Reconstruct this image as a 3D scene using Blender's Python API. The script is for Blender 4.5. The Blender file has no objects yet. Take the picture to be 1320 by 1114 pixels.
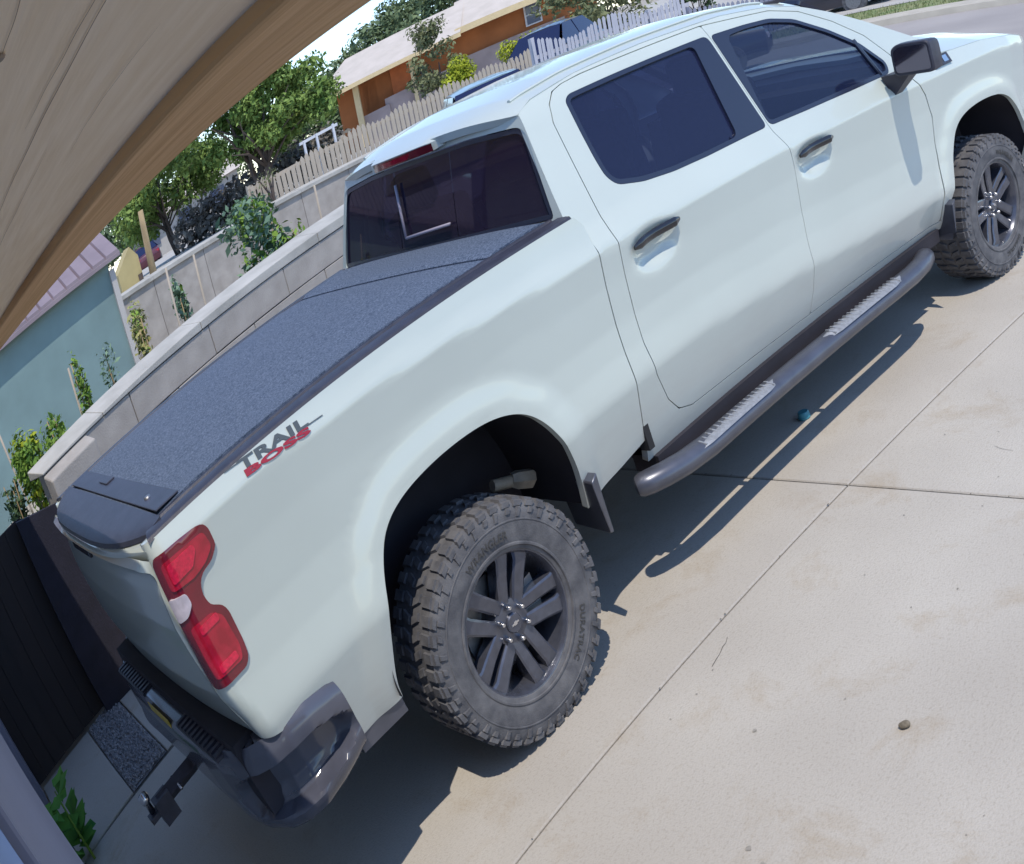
import bpy, bmesh, math, random
import numpy as np
from mathutils import Vector, Matrix
from mathutils.geometry import delaunay_2d_cdt
random.seed(7); rng = np.random.default_rng(7)
sc = bpy.context.scene
COL = sc.collection
PI = math.pi
# ------------------------------------------------------------------ camera: a wide security camera under the eave
CAM_LOC = (-1.65828, -3.90214, 2.14117)
CAM_RIGHT = (0.30487407, -0.94634045, -0.10719866)
CAM_DOWN = (-0.56238228, -0.08804394, -0.82217664)
CAM_FWD = (0.76862082, 0.31094697, -0.55904742)
cam = bpy.data.cameras.new('camera'); cam_ob = bpy.data.objects.new('camera', cam); COL.objects.link(cam_ob); sc.camera = cam_ob
M = Matrix([CAM_RIGHT, [-v for v in CAM_DOWN], [-v for v in CAM_FWD]]).transposed().to_4x4(); M.translation = Vector(CAM_LOC)
cam_ob.matrix_world = M
cam.type = 'PANO'; cam.panorama_type = 'FISHEYE_LENS_POLYNOMIAL'
cam.sensor_fit = 'HORIZONTAL'; cam.sensor_width = 36; cam.sensor_height = 36 * 1114 / 1320
cam.fisheye_fov = math.radians(360)
_mm = 1320 / 36; _f = 1513.75818; _k = 0.0672760
cam.fisheye_polynomial_k0 = 0; cam.fisheye_polynomial_k1 = -_mm / _f; cam.fisheye_polynomial_k2 = 0
cam.fisheye_polynomial_k3 = -_k / 1e6 * _mm ** 3 / _f; cam.fisheye_polynomial_k4 = 0
cam.shift_x = -(1506.3546 - 660) / 1320; cam.shift_y = (707.0775 - 557) / 1114
cam.clip_start = 0.02; cam.clip_end = 500
# ------------------------------------------------------------------ sky and sun
SUN_TRAVEL = Vector((0.12, 0.44, -1.0)).normalized()
EL = math.asin(-SUN_TRAVEL.z); AZ = math.atan2(-SUN_TRAVEL.x, -SUN_TRAVEL.y)
w = bpy.data.worlds.new('World'); sc.world = w; w.use_nodes = True
nt = w.node_tree; nt.nodes.clear()
sky = nt.nodes.new('ShaderNodeTexSky'); sky.sky_type = 'NISHITA'; sky.sun_disc = False
sky.sun_elevation = EL; sky.sun_rotation = AZ; sky.altitude = 1500; sky.dust_density = 0.15; sky.ozone_density = 3.5
bg = nt.nodes.new('ShaderNodeBackground'); bg.inputs[1].default_value = 0.15
wo = nt.nodes.new('ShaderNodeOutputWorld')
nt.links.new(sky.outputs[0], bg.inputs[0]); nt.links.new(bg.outputs[0], wo.inputs[0])
sun = bpy.data.lights.new('sun', 'SUN'); sun.energy = 2.0; sun.angle = math.radians(0.5); sun.color = (1.0, 0.92, 0.80)
sun_ob = bpy.data.objects.new('sun', sun); COL.objects.link(sun_ob); sun_ob.location = (0, -6, 12)
sun_ob.rotation_euler = SUN_TRAVEL.to_track_quat('-Z', 'Y').to_euler()
sc.view_settings.view_transform = 'Standard'; sc.view_settings.look = 'None'
sc.view_settings.gamma = 1; sc.view_settings.exposure = 0.86; sc.view_settings.use_curve_mapping = False
sc.render.engine = 'CYCLES'
sc.cycles.use_denoising = True
sc.cycles.max_bounces = 8; sc.cycles.transparent_max_bounces = 12

# ------------------------------------------------------------------ materials
def pm(name, col, rough=0.6, metal=0.0, var=0.12, scale=4.0, bump=0.0, bscale=60.0, coat=0.0, spec=0.5, col2=None, stretch=None, detail=4.0, transl=0.0):
    """principled material: two tones mixed by noise, fine bump from a second noise"""
    m = bpy.data.materials.new(name); m.use_nodes = True
    t = m.node_tree; b = t.nodes['Principled BSDF']
    tc = t.nodes.new('ShaderNodeTexCoord'); src = tc.outputs['Object']
    if stretch:
        mp = t.nodes.new('ShaderNodeMapping'); mp.inputs['Scale'].default_value = stretch
        t.links.new(src, mp.inputs[0]); src = mp.outputs[0]
    if var or col2:
        n = t.nodes.new('ShaderNodeTexNoise'); n.inputs['Scale'].default_value = scale; n.inputs['Detail'].default_value = detail
        t.links.new(src, n.inputs['Vector'])
        r = t.nodes.new('ShaderNodeValToRGB'); e = r.color_ramp.elements
        e[0].position = 0.32; e[1].position = 0.68
        c2 = col2 or tuple(min(1, c * (1 + var)) for c in col)
        c1 = col if col2 else tuple(c * (1 - var) for c in col)
        e[0].color = (*c1, 1); e[1].color = (*c2, 1)
        t.links.new(n.outputs['Fac'], r.inputs[0]); t.links.new(r.outputs[0], b.inputs['Base Color'])
    else:
        b.inputs['Base Color'].default_value = (*col, 1)
    b.inputs['Roughness'].default_value = rough; b.inputs['Metallic'].default_value = metal
    b.inputs['Specular IOR Level'].default_value = spec
    b.inputs['Coat Weight'].default_value = coat; b.inputs['Coat Roughness'].default_value = 0.05
    if bump:
        n2 = t.nodes.new('ShaderNodeTexNoise'); n2.inputs['Scale'].default_value = bscale; n2.inputs['Detail'].default_value = 3
        t.links.new(src, n2.inputs['Vector'])
        bp = t.nodes.new('ShaderNodeBump'); bp.inputs['Strength'].default_value = bump; bp.inputs['Distance'].default_value = 0.01
        t.links.new(n2.outputs['Fac'], bp.inputs['Height']); t.links.new(bp.outputs[0], b.inputs['Normal'])
    return m
MT = {}
MT['paint'] = pm('white_paint', (.512, .560, .515), .32, var=.03, scale=1.5, coat=.7, spec=.45)
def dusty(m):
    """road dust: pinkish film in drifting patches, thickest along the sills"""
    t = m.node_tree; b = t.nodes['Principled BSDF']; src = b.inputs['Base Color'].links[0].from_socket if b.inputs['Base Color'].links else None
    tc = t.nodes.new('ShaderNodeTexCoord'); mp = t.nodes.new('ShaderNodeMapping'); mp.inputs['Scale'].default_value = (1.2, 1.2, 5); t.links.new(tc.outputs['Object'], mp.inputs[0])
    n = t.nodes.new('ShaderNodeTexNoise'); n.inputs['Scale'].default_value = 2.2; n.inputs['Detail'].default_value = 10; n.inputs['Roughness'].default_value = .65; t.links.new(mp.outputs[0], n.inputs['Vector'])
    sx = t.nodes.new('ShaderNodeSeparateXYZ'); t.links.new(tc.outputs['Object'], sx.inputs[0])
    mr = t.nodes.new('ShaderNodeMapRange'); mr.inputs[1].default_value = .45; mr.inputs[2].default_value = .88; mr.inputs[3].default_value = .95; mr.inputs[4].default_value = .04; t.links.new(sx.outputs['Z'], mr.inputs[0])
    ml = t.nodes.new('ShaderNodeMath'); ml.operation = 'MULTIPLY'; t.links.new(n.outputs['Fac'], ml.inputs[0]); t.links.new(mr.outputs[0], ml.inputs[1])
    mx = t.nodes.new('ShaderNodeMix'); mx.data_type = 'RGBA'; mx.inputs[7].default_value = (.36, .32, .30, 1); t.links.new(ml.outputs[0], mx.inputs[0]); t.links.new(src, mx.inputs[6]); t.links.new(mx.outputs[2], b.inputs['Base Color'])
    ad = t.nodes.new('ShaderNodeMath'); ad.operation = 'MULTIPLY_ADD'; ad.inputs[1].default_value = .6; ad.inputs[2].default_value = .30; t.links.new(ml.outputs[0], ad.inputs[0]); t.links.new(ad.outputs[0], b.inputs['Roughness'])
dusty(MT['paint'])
MT['black_plastic'] = pm('black_plastic', (.034, .034, .050), .45, var=.2, scale=20, bump=.15, bscale=300)
MT['gloss_black'] = pm('gloss_black', (.012, .012, .016), .18, var=0, coat=.5)
MT['trim'] = pm('window_trim', (.020, .024, .045), .2, var=0, spec=.7)
MT['inner'] = pm('dark_inner', (.024, .022, .030), .9, var=.2)
MT['gap'] = pm('panel_gap', (.02, .02, .022), .9, var=0)
MT['carpet'] = pm('carpet_cover', (.045, .068, .112), .95, scale=140, detail=9, col2=(.19, .235, .32), bump=.6, bscale=500, spec=.15)
MT['rubber'] = pm('tyre_rubber', (.082, .082, .090), .85, scale=18, col2=(.15, .147, .152), bump=.2, bscale=180, spec=.25)
MT['letter'] = pm('tyre_letter', (.06, .057, .055), .7, var=.1)
MT['bumper_paint'] = pm('bumper_black', (.072, .075, .098), .24, var=.15, scale=6, coat=.5)
MT['bright_red'] = pm('bright_red_lens', (.62, .012, .05), .2, var=.2, scale=90, coat=.6)
MT['wheel'] = pm('black_wheel', (.085, .09, .115), .26, metal=.45, var=.15, scale=30, coat=.4)
MT['steel'] = pm('bright_steel', (.62, .62, .64), .22, metal=1, var=.05)
MT['dull_steel'] = pm('dull_steel', (.30, .30, .31), .45, metal=.9, var=.15, scale=25)
MT['board'] = pm('step_bar', (.11, .115, .14), .32, metal=.5, var=.12, scale=12)
MT['pad'] = pm('step_pad', (.30, .31, .33), .5, metal=.4, var=.15, scale=60)
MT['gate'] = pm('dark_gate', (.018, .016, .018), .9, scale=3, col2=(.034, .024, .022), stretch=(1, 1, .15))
MT['gatepost'] = pm('dark_post', (.015, .014, .026), .8, var=.2, scale=8, bump=.2)
def glass(name, tint, trans, rough=.03, mix=.45):
    m = bpy.data.materials.new(name); m.use_nodes = True; t = m.node_tree; b = t.nodes['Principled BSDF']
    b.inputs['Base Color'].default_value = (*tint, 1); b.inputs['Roughness'].default_value = rough; b.inputs['Specular IOR Level'].default_value = .7
    b.inputs['Coat Weight'].default_value = .3
    tc = t.nodes.new('ShaderNodeTexCoord'); n = t.nodes.new('ShaderNodeTexNoise'); n.inputs['Scale'].default_value = 220; n.inputs['Detail'].default_value = 4
    t.links.new(tc.outputs['Object'], n.inputs['Vector']); r = t.nodes.new('ShaderNodeValToRGB'); r.color_ramp.elements[0].position = .40; r.color_ramp.elements[1].position = .72
    r.color_ramp.elements[0].color = (*tint, 1); r.color_ramp.elements[1].color = (*[v * 1.35 + .006 for v in tint], 1)
    t.links.new(n.outputs['Fac'], r.inputs[0]); t.links.new(r.outputs[0], b.inputs['Base Color'])
    tr = t.nodes.new('ShaderNodeBsdfTransparent'); tr.inputs[0].default_value = trans
    mx = t.nodes.new('ShaderNodeMixShader'); mx.inputs[0].default_value = mix
    o = t.nodes['Material Output']
    t.links.new(tr.outputs[0], mx.inputs[1]); t.links.new(b.outputs[0], mx.inputs[2]); t.links.new(mx.outputs[0], o.inputs[0])
    return m
MT['side_glass'] = glass('tinted_side_glass', (.024, .030, .085), (.16, .20, .34, 1))
MT['front_glass'] = glass('tinted_front_glass', (.022, .033, .09), (.46, .52, .62, 1), mix=.38)
MT['rear_glass'] = glass('tinted_rear_glass', (.040, .028, .060), (.20, .17, .24, 1))
MT['clear'] = glass('clear_glass', (.02, .03, .04), (.7, .75, .75, 1))
MT['red_lens'] = pm('red_lens', (.32, .004, .018), .12, scale=22, col2=(.50, .008, .035), coat=.8)
MT['dark_red'] = pm('dark_red_lens', (.16, .006, .016), .15, var=.2, scale=14, coat=.8)
MT['white_lens'] = pm('white_lens', (.62, .55, .60), .15, var=.15, scale=30, coat=.8)
MT['red_print'] = pm('red_print', (.30, .01, .03), .5, var=0)
MT['grey_print'] = pm('grey_print', (.07, .085, .095), .5, var=0)
MT['plate'] = pm('plate_yellow', (.55, .40, .05), .5, var=.1)

def concrete(name, c1, c2, stains=True):
    m = pm(name, c1, .85, scale=1.3, col2=c2, bump=.25, bscale=140, detail=10, spec=.25)
    t = m.node_tree; b = t.nodes['Principled BSDF']; tc = t.nodes['Texture Coordinate']
    base = b.inputs['Base Color'].links[0].from_socket
    wv = t.nodes.new('ShaderNodeTexNoise'); wv.inputs['Scale'].default_value = 9; wv.inputs['Detail'].default_value = 6
    mpb = t.nodes.new('ShaderNodeMapping'); mpb.inputs['Scale'].default_value = (30, 1.0, 1); t.links.new(tc.outputs['Object'], mpb.inputs[0]); t.links.new(mpb.outputs[0], wv.inputs['Vector'])
    bb = t.nodes.new('ShaderNodeBump'); bb.inputs['Strength'].default_value = .18; bb.inputs['Distance'].default_value = .004; t.links.new(wv.outputs['Fac'], bb.inputs['Height'])
    prev = b.inputs['Normal'].links[0].from_socket; t.links.new(prev, bb.inputs['Normal']); t.links.new(bb.outputs[0], b.inputs['Normal'])
    # mottled stains and fine speckle
    n = t.nodes.new('ShaderNodeTexNoise'); n.inputs['Scale'].default_value = 2.6; n.inputs['Detail'].default_value = 9; n.inputs['Roughness'].default_value = .7; n.inputs['Distortion'].default_value = .4
    t.links.new(tc.outputs['Object'], n.inputs['Vector'])
    r = t.nodes.new('ShaderNodeValToRGB'); r.color_ramp.elements[0].position = .54; r.color_ramp.elements[1].position = .76
    t.links.new(n.outputs['Fac'], r.inputs[0])
    mx = t.nodes.new('ShaderNodeMix'); mx.data_type = 'RGBA'; mx.blend_type = 'MULTIPLY'; mx.inputs[7].default_value = (.76, .66, .53, 1)
    ml = t.nodes.new('ShaderNodeMath'); ml.operation = 'MULTIPLY'; ml.inputs[1].default_value = .75
    t.links.new(r.outputs[0], ml.inputs[0]); t.links.new(ml.outputs[0], mx.inputs[0]); t.links.new(base, mx.inputs[6])
    n2 = t.nodes.new('ShaderNodeTexNoise'); n2.inputs['Scale'].default_value = 90; n2.inputs['Detail'].default_value = 2
    t.links.new(tc.outputs['Object'], n2.inputs['Vector'])
    r2 = t.nodes.new('ShaderNodeValToRGB'); r2.color_ramp.elements[0].position = .25; r2.color_ramp.elements[1].position = .5
    r2.color_ramp.elements[0].color = (.86, .85, .83, 1); r2.color_ramp.elements[1].color = (1, 1, 1, 1)
    t.links.new(n2.outputs['Fac'], r2.inputs[0])
    m2 = t.nodes.new('ShaderNodeMix'); m2.data_type = 'RGBA'; m2.blend_type = 'MULTIPLY'; m2.inputs[0].default_value = 1
    t.links.new(mx.outputs[2], m2.inputs[6]); t.links.new(r2.outputs[0], m2.inputs[7])
    t.links.new(m2.outputs[2], b.inputs['Base Color'])
    return m
MT['concrete'] = concrete('driveway_concrete', (.405, .372, .328), (.47, .437, .388))
MT['stain'] = pm('oil_stain', (.26, .24, .21), .8, var=.25, scale=60)
MT['joint'] = pm('joint_dirt', (.11, .10, .085), .95, var=.3, scale=40)

# ------------------------------------------------------------------ object helpers
def tag(o, label=None, cat=None, group=None, kind=None):
    if label: o['label'] = label
    if cat: o['category'] = cat
    if group: o['group'] = group
    if kind: o['kind'] = kind
    return o
def thing(name, loc, label, cat, group=None, rz=0):
    o = bpy.data.objects.new(name, None); COL.objects.link(o); o.location = loc; o.rotation_euler = (0, 0, rz); o.empty_display_size = .2
    return tag(o, label, cat, group)
def mesh_obj(name, V, F, mat, parent=None, smooth=False, off=(0, 0, 0), normals=None):
    me = bpy.data.meshes.new(name)
    V = np.asarray(V, float) - np.asarray(off, float)
    me.from_pydata([tuple(v) for v in V], [], [tuple(int(i) for i in f) for f in F]); me.update()
    if smooth: me.polygons.foreach_set('use_smooth', [True] * len(me.polygons))
    if normals is not None: me.normals_split_custom_set_from_vertices([tuple(n) for n in normals])
    o = bpy.data.objects.new(name, me); COL.objects.link(o)
    if mat: me.materials.append(MT[mat] if isinstance(mat, str) else mat)
    if parent: o.parent = parent
    return o
class MB:
    """collects boxes, tubes and grids; build() links them as one mesh object"""
    def __init__(s): s.V = []; s.F = []
    def add(s, V, F):
        n = len(s.V); s.V += [tuple(v) for v in V]; s.F += [tuple(i + n for i in f) for f in F]
    def box(s, c, d, rot=None):
        x, y, z = d[0] / 2, d[1] / 2, d[2] / 2
        V = [Vector(p) for p in ((-x, -y, -z), (x, -y, -z), (x, y, -z), (-x, y, -z), (-x, -y, z), (x, -y, z), (x, y, z), (-x, y, z))]
        if rot is not None: V = [rot @ v for v in V]
        s.add([v + Vector(c) for v in V], [(0, 3, 2, 1), (4, 5, 6, 7), (0, 1, 5, 4), (1, 2, 6, 5), (2, 3, 7, 6), (3, 0, 4, 7)])
    def hexa(s, P): s.add(P, [(0, 3, 2, 1), (4, 5, 6, 7), (0, 1, 5, 4), (1, 2, 6, 5), (2, 3, 7, 6), (3, 0, 4, 7)])
    def tube(s, pts, r, n=10, cap=True):
        pts = [Vector(p) for p in pts]; rr = r if hasattr(r, '__len__') else [r] * len(pts)
        rings = []; up = None
        for i, p in enumerate(pts):
            t = (pts[min(i + 1, len(pts) - 1)] - pts[max(i - 1, 0)]).normalized()
            if up is None:
                up = Vector((0, 0, 1)) if abs(t.z) < .9 else Vector((1, 0, 0))
            a = t.cross(up).normalized(); b = a.cross(t).normalized(); up = b
            ra = rr[i] if hasattr(rr[i], '__len__') else (rr[i], rr[i])
            rings.append([p + a * math.cos(k * 2 * PI / n) * ra[0] + b * math.sin(k * 2 * PI / n) * ra[1] for k in range(n)])
        V = [v for R in rings for v in R]; F = []
        for i in range(len(rings) - 1):
            for k in range(n):
                F.append((i * n + k, i * n + (k + 1) % n, (i + 1) * n + (k + 1) % n, (i + 1) * n + k))
        if cap: F.append(tuple(range(n - 1, -1, -1))); F.append(tuple((len(rings) - 1) * n + k for k in range(n)))
        s.add(V, F)
    def lathe(s, prof, n=48, axis='y', c=(0, 0, 0), closed=False):
        """prof: (radius, along); axis y"""
        V = []; F = []; m = len(prof)
        for k in range(n):
            a = 2 * PI * k / n
            for r, h in prof:
                if axis == 'y': V.append((c[0] + r * math.cos(a), c[1] + h, c[2] + r * math.sin(a)))
                else: V.append((c[0] + r * math.cos(a), c[1] + r * math.sin(a), c[2] + h))
        for k in range(n):
            k2 = (k + 1) % n
            for i in range(m - 1 + (1 if closed else 0)):
                i2 = (i + 1) % m
                f = (k * m + i, k * m + i2, k2 * m + i2, k2 * m + i)
                F.append(f if axis == 'y' else f[::-1])
        s.add(V, F)
    def build(s, name, mat, parent=None, smooth=False, off=(0, 0, 0), angle=None):
        o = mesh_obj(name, s.V, s.F, mat, parent, smooth, off)
        if angle is not None: sharp(o, angle)
        return o
def sharp(o, deg=35):
    me = o.data; bm = bmesh.new(); bm.from_mesh(me); bmesh.ops.recalc_face_normals(bm, faces=bm.faces)
    th = math.radians(deg)
    for e in bm.edges:
        if len(e.link_faces) == 2 and e.calc_face_angle(0) > th: e.smooth = False
    for f in bm.faces: f.smooth = True
    bm.to_mesh(me); bm.free()
def bevel(o, w=.004, seg=2):
    b = o.modifiers.new('bevel', 'BEVEL'); b.width = w; b.segments = seg; b.limit_method = 'ANGLE'; b.angle_limit = math.radians(40)
    return o
def inside(px, py, poly):
    x = poly[:, 0]; y = poly[:, 1]; x2 = np.roll(x, -1); y2 = np.roll(y, -1)
    c = np.zeros(len(px), bool)
    for a, b, e, d in zip(x, y, x2, y2):
        if b == d: continue
        c ^= ((b > py) != (d > py)) & (px < (e - a) * (py - b) / (d - b) + a)
    return c
def resample(poly, h):
    out = []; P = np.asarray(poly, float)
    for a, b in zip(P, np.roll(P, -1, 0)):
        n = max(1, int(math.ceil(np.linalg.norm(b - a) / h)))
        for k in range(n): out.append(a + (b - a) * k / n)
    return np.array(out)
def rounded(poly, r, n=5):
    """round every corner of a polygon; r a number or one per corner"""
    P = [np.array(p, float) for p in poly]; out = []; N = len(P)
    for i in range(N):
        ri = r[i] if hasattr(r, '__len__') else r
        a, p, b = P[i - 1], P[i], P[(i + 1) % N]
        u = a - p; v = b - p; lu = np.linalg.norm(u); lv = np.linalg.norm(v); d = min(ri, lu * .48, lv * .48)
        if d < 1e-4: out.append(p); continue
        s = p + u / lu * d; e = p + v / lv * d
        for k in range(n + 1):
            t = k / n; out.append(s * (1 - t) ** 2 + 2 * p * t * (1 - t) + e * t * t)
    return np.array(out)
def surf_normals(f, U, V, h=2e-3):
    du = f(U + h, V) - f(U - h, V); dv = f(U, V + h) - f(U, V - h)
    n = np.cross(du, dv); return n / np.maximum(np.linalg.norm(n, axis=1)[:, None], 1e-9)
def patch(name, outer, f, mat, parent=None, holes=(), h=.03, hb=.02, thick=.02, lift=0.0, flip=False, mirror=False, off=(0, 0, 0), skin_only=False):
    """a panel: polygon in the (u, v) of surface f, meshed finely with exact normals and a return flange"""
    loops = [resample(outer, hb)] + [resample(q, hb) for q in holes]
    allp = np.concatenate(loops)
    lo = allp.min(0); hi = allp.max(0)
    gx, gy = np.meshgrid(np.arange(lo[0] + h / 2, hi[0], h), np.arange(lo[1] + h / 2, hi[1], h), indexing='ij')
    G = np.stack([gx.ravel(), gy.ravel()], 1)
    ok = inside(G[:, 0], G[:, 1], loops[0])
    for q in loops[1:]: ok &= ~inside(G[:, 0], G[:, 1], q)
    G = G[ok]
    if len(G):
        d = np.full(len(G), 9.)
        for q in allp: d = np.minimum(d, np.hypot(G[:, 0] - q[0], G[:, 1] - q[1]))
        G = G[d > .45 * h]
    P = np.concatenate([allp, G]) if len(G) else allp
    E = []; n0 = 0; spans = []
    for q in loops:
        k = len(q); E += [(n0 + i, n0 + (i + 1) % k) for i in range(k)]; spans.append((n0, k)); n0 += k
    v2, e2, fc, ov, oe, of = delaunay_2d_cdt([Vector(p) for p in P], E, [], 0, 1e-6)
    P2 = np.array([(v[0], v[1]) for v in v2])
    T = np.array([t for t in fc if len(t) == 3])
    cen = P2[T].mean(1)
    ok = inside(cen[:, 0], cen[:, 1], loops[0])
    for q in loops[1:]: ok &= ~inside(cen[:, 0], cen[:, 1], q)
    T = T[ok]
    X = f(P2[:, 0], P2[:, 1]); N = surf_normals(f, P2[:, 0], P2[:, 1])
    sgn = -1 if flip else 1
    N = N * sgn
    if flip: T = T[:, ::-1]
    X = X + N * lift
    V = [X]; F = [tuple(t) for t in T]; NN = [N]; base = len(X)
    idx = {}
    for new, olds in enumerate(ov):
        for o_ in olds: idx[o_] = new
    if not skin_only:
        for s, k in spans:
            I = [idx.get(s + i, s + i) for i in range(k)]
            if len(set(I)) < 3: continue
            A = X[I]; B = A - N[I] * thick
            tng = np.roll(A, -1, 0) - np.roll(A, 1, 0)
            nn = np.cross(tng, N[I]); nn /= np.maximum(np.linalg.norm(nn, axis=1)[:, None], 1e-9)
            # outward: away from the material (centre test)
            area = 0.5 * np.sum(P2[I][:, 0] * np.roll(P2[I][:, 1], -1) - np.roll(P2[I][:, 0], -1) * P2[I][:, 1])
            orient = 1 if (area > 0) == (s == 0) else -1
            nn = nn * orient * sgn
            V += [A, B]; NN += [nn, nn]
            for i in range(k):
                j = (i + 1) % k
                q4 = (base + i, base + k + i, base + k + j, base + j)
                F.append(q4 if orient * sgn > 0 else q4[::-1])
            base += 2 * k
    V = np.concatenate(V); NN = np.concatenate(NN)
    if mirror:
        V = V * [1, -1, 1]; NN = NN * [1, -1, 1]; F = [t[::-1] for t in F]
    return mesh_obj(name, V, F, mat, parent, True, off, NN)
def text_obj(name, body, size, mat, parent=None, extrude=.001, spacing=1.0, shear=0.0, bold=0.0, xscale=1.0):
    """mesh lettering in the xy plane, centred"""
    cu = bpy.data.curves.new(name, 'FONT'); cu.body = body; cu.size = size; cu.align_x = 'CENTER'; cu.align_y = 'CENTER'
    cu.extrude = extrude; cu.space_character = spacing; cu.shear = shear; cu.offset = bold; cu.resolution_u = 3
    tmp = bpy.data.objects.new('tmp', cu); COL.objects.link(tmp)
    dg = bpy.context.evaluated_depsgraph_get(); dg.update()
    me = bpy.data.meshes.new_from_object(tmp.evaluated_get(dg)); bpy.data.objects.remove(tmp)
    V = np.array([v.co for v in me.vertices]); F = [tuple(p.vertices) for p in me.polygons]
    bpy.data.meshes.remove(me)
    if xscale != 1.0: V[:, 0] *= xscale
    return V, F
# ------------------------------------------------------------------ surfaces of the truck body (metres, x forward, z up)
def I(x,t): 
    return np.interp(x,[a for a,b in t],[b for a,b in t])
ZS=[(-1.1,1.405),(-.6,1.39),(-.05,1.356),(.58,1.306),(.8,1.297),(1.3,1.286),(2.0,1.274),(2.95,1.262),(3.3,1.262),(3.7,1.27),(4.2,1.25),(4.7,1.18)]
ZC=[(-1.1,.80),(.68,.797),(1.3,.79),(1.98,.737),(2.65,.678),(3.1,.655),(4.7,.65)]
_A=[(-.528,.52),(-.528,.583),(-.482,.713),(-.44,.829),(-.393,.921),(-.331,.997),(-.227,1.038),(-.07,1.055),(.094,1.052),(.22,1.032),(.321,.99),(.387,.93),(.433,.85),(.47,.736),(.485,.648),(.49,.52)]
def chaikin(P,n=3):
    P=np.array(P,float)
    for _ in range(n):
        Q=.75*P[:-1]+.25*P[1:];S=.25*P[:-1]+.75*P[1:]
        P=np.concatenate([P[:1],np.stack([Q,S],1).reshape(-1,2),P[-1:]])
    return P
ARCH=chaikin(_A)
def seg_dist(x,z,P):
    """smooth distance to a densely sampled curve"""
    x=np.asarray(x,float);z=np.asarray(z,float); sh=np.broadcast(x,z).shape
    L=np.r_[0,np.cumsum(np.hypot(*np.diff(P,axis=0).T))]; t=np.linspace(0,L[-1],150)
    Q=np.stack([np.interp(t,L,P[:,0]),np.interp(t,L,P[:,1])],1); h=L[-1]/149
    xf=np.broadcast_to(x,sh).ravel();zf=np.broadcast_to(z,sh).ravel()
    d=np.sqrt((xf[:,None]-Q[None,:,0])**2+(zf[:,None]-Q[None,:,1])**2+1e-6)
    p=7.0; S=(d**-p).sum(1)*h/.92
    return (S**(-1/(p-1))).reshape(sh)
XR=[(.60,-1.03),(.75,-1.045),(.85,-1.065),(.95,-1.098),(1.47,-1.105)]
BED=None
def _raw(x,z):
    zs=I(x,ZS);zc=I(x,ZC)
    # piecewise in z
    lo=np.clip((z-.49)/(zc-.49),-.3,1)
    y_lo=.928+.072*np.sign(lo)*np.abs(lo)**.9
    t=np.clip((z-zc)/(zs-zc),0,1)
    y_mid=np.interp(t,[0,.05,.25,.45,.75,.93,1],[1.0,1.0,.987,.981,.985,.992,.995])
    up=np.clip(z-zs,0,2)
    bed=np.clip((.83-x)/.02,0,1)*(z<1.4535) if BED is None else BED
    y_bed=.995-np.interp(up,[0,.03,.06,.12,.2],[0,.014,.026,.040,.052])
    # cab : shoulder -> belt(1.385) -> greenhouse
    y_cab=np.where(z<1.40,.995-(np.clip((z-zs)/np.maximum(1.40-zs,.02),0,1))*.065, .930-(z-1.40)*.425-np.clip(z-1.80,0,1)**2*1.2)
    y_up=bed*y_bed+(1-bed)*y_cab
    return np.where(z<zc,y_lo,np.where(z<zs,y_mid,y_up))
def Y(x,z):
    x=np.asarray(x,float);z=np.asarray(z,float)
    y=0
    for dz,w in ((-.009,.1),(-.0045,.2),(0,.4),(.0045,.2),(.009,.1)): y=y+w*_raw(x,z+dz)
    for cx,dz in ((0,0),(3.746,-.03)):
        A=ARCH+[cx,dz]
        near=(np.abs(x-cx)<.75)
        d=np.where(near,seg_dist(x,z,A),9.)
        k=np.clip(1-(d-.02)/.12,0,1); y=y+.023*k*k*(3-2*k)
    y=y-I(x,[(-1.1,.012),(-.8,.004),(-.5,0),(3.4,0),(3.9,.004),(4.2,.018),(4.45,.06),(4.6,.12),(4.7,.20)])
    for hx,hz in ((1.15,1.205),(2.20,1.180)):
        y=y-.040*np.exp(-(((x-hx)/.108)**2+((z-hz)/.068)**2)**1.8)
    return y
R=.055
def side(s,z):
    "right side surface (mirror for left): s,z -> xyz"
    s=np.asarray(s,float);z=np.asarray(z,float)
    xr=I(z,XR);xc=xr+R
    t=np.clip((xc-s)/R,0,np.pi/2); rest=np.clip(xc-s-R*np.pi/2,0,9)
    x=np.where(s>=xc,s,xc-R*np.sin(t)); y=Y(np.maximum(s,xc),z)-R*(1-np.cos(t))-rest
    return np.stack([x,-y,z],-1)
ZE=[(.80,1.80),(.86,1.865),(.95,1.90),(1.2,1.925),(1.6,1.93),(2.1,1.92),(2.4,1.887),(2.6,1.842),(2.8,1.762),(3.0,1.665),(3.2,1.56),(3.4,1.455),(3.5,1.40)]
ZR=[(.78,1.895),(.84,1.915),(.95,1.945),(1.2,1.972),(1.6,1.985),(2.1,1.98),(2.4,1.955),(2.65,1.91)]
def roofz(x,y):
    ze=I(x,ZE);yr=Y(x,ze); zr=I(x,ZR)
    u=np.clip(np.abs(y)/yr,0,1.2)
    return zr-(zr-ze)*np.minimum(u,1.2)**4-.012*u**2*0
def roof(x,y): return np.stack([np.asarray(x,float),np.asarray(y,float),roofz(np.asarray(x,float),np.asarray(y,float))],-1)
def rearface(y,z):
    x=.80+.16*(z-1.45)-.035*(1-(np.asarray(y,float)/.75)**2)
    return np.stack([x,np.asarray(y,float)+0*x,np.asarray(z,float)+0*x],-1)
def tailx(y,z):
    x=np.interp(z,[.74,.80,.95,1.1,1.2,1.30,1.34,1.37,1.40,1.43,1.455],[-1.04,-1.055,-1.098,-1.115,-1.122,-1.115,-1.108,-1.112,-1.15,-1.165,-1.15])
    return x-.03*(1-np.clip(np.abs(y)/.9,0,1)**2.5)
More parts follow.
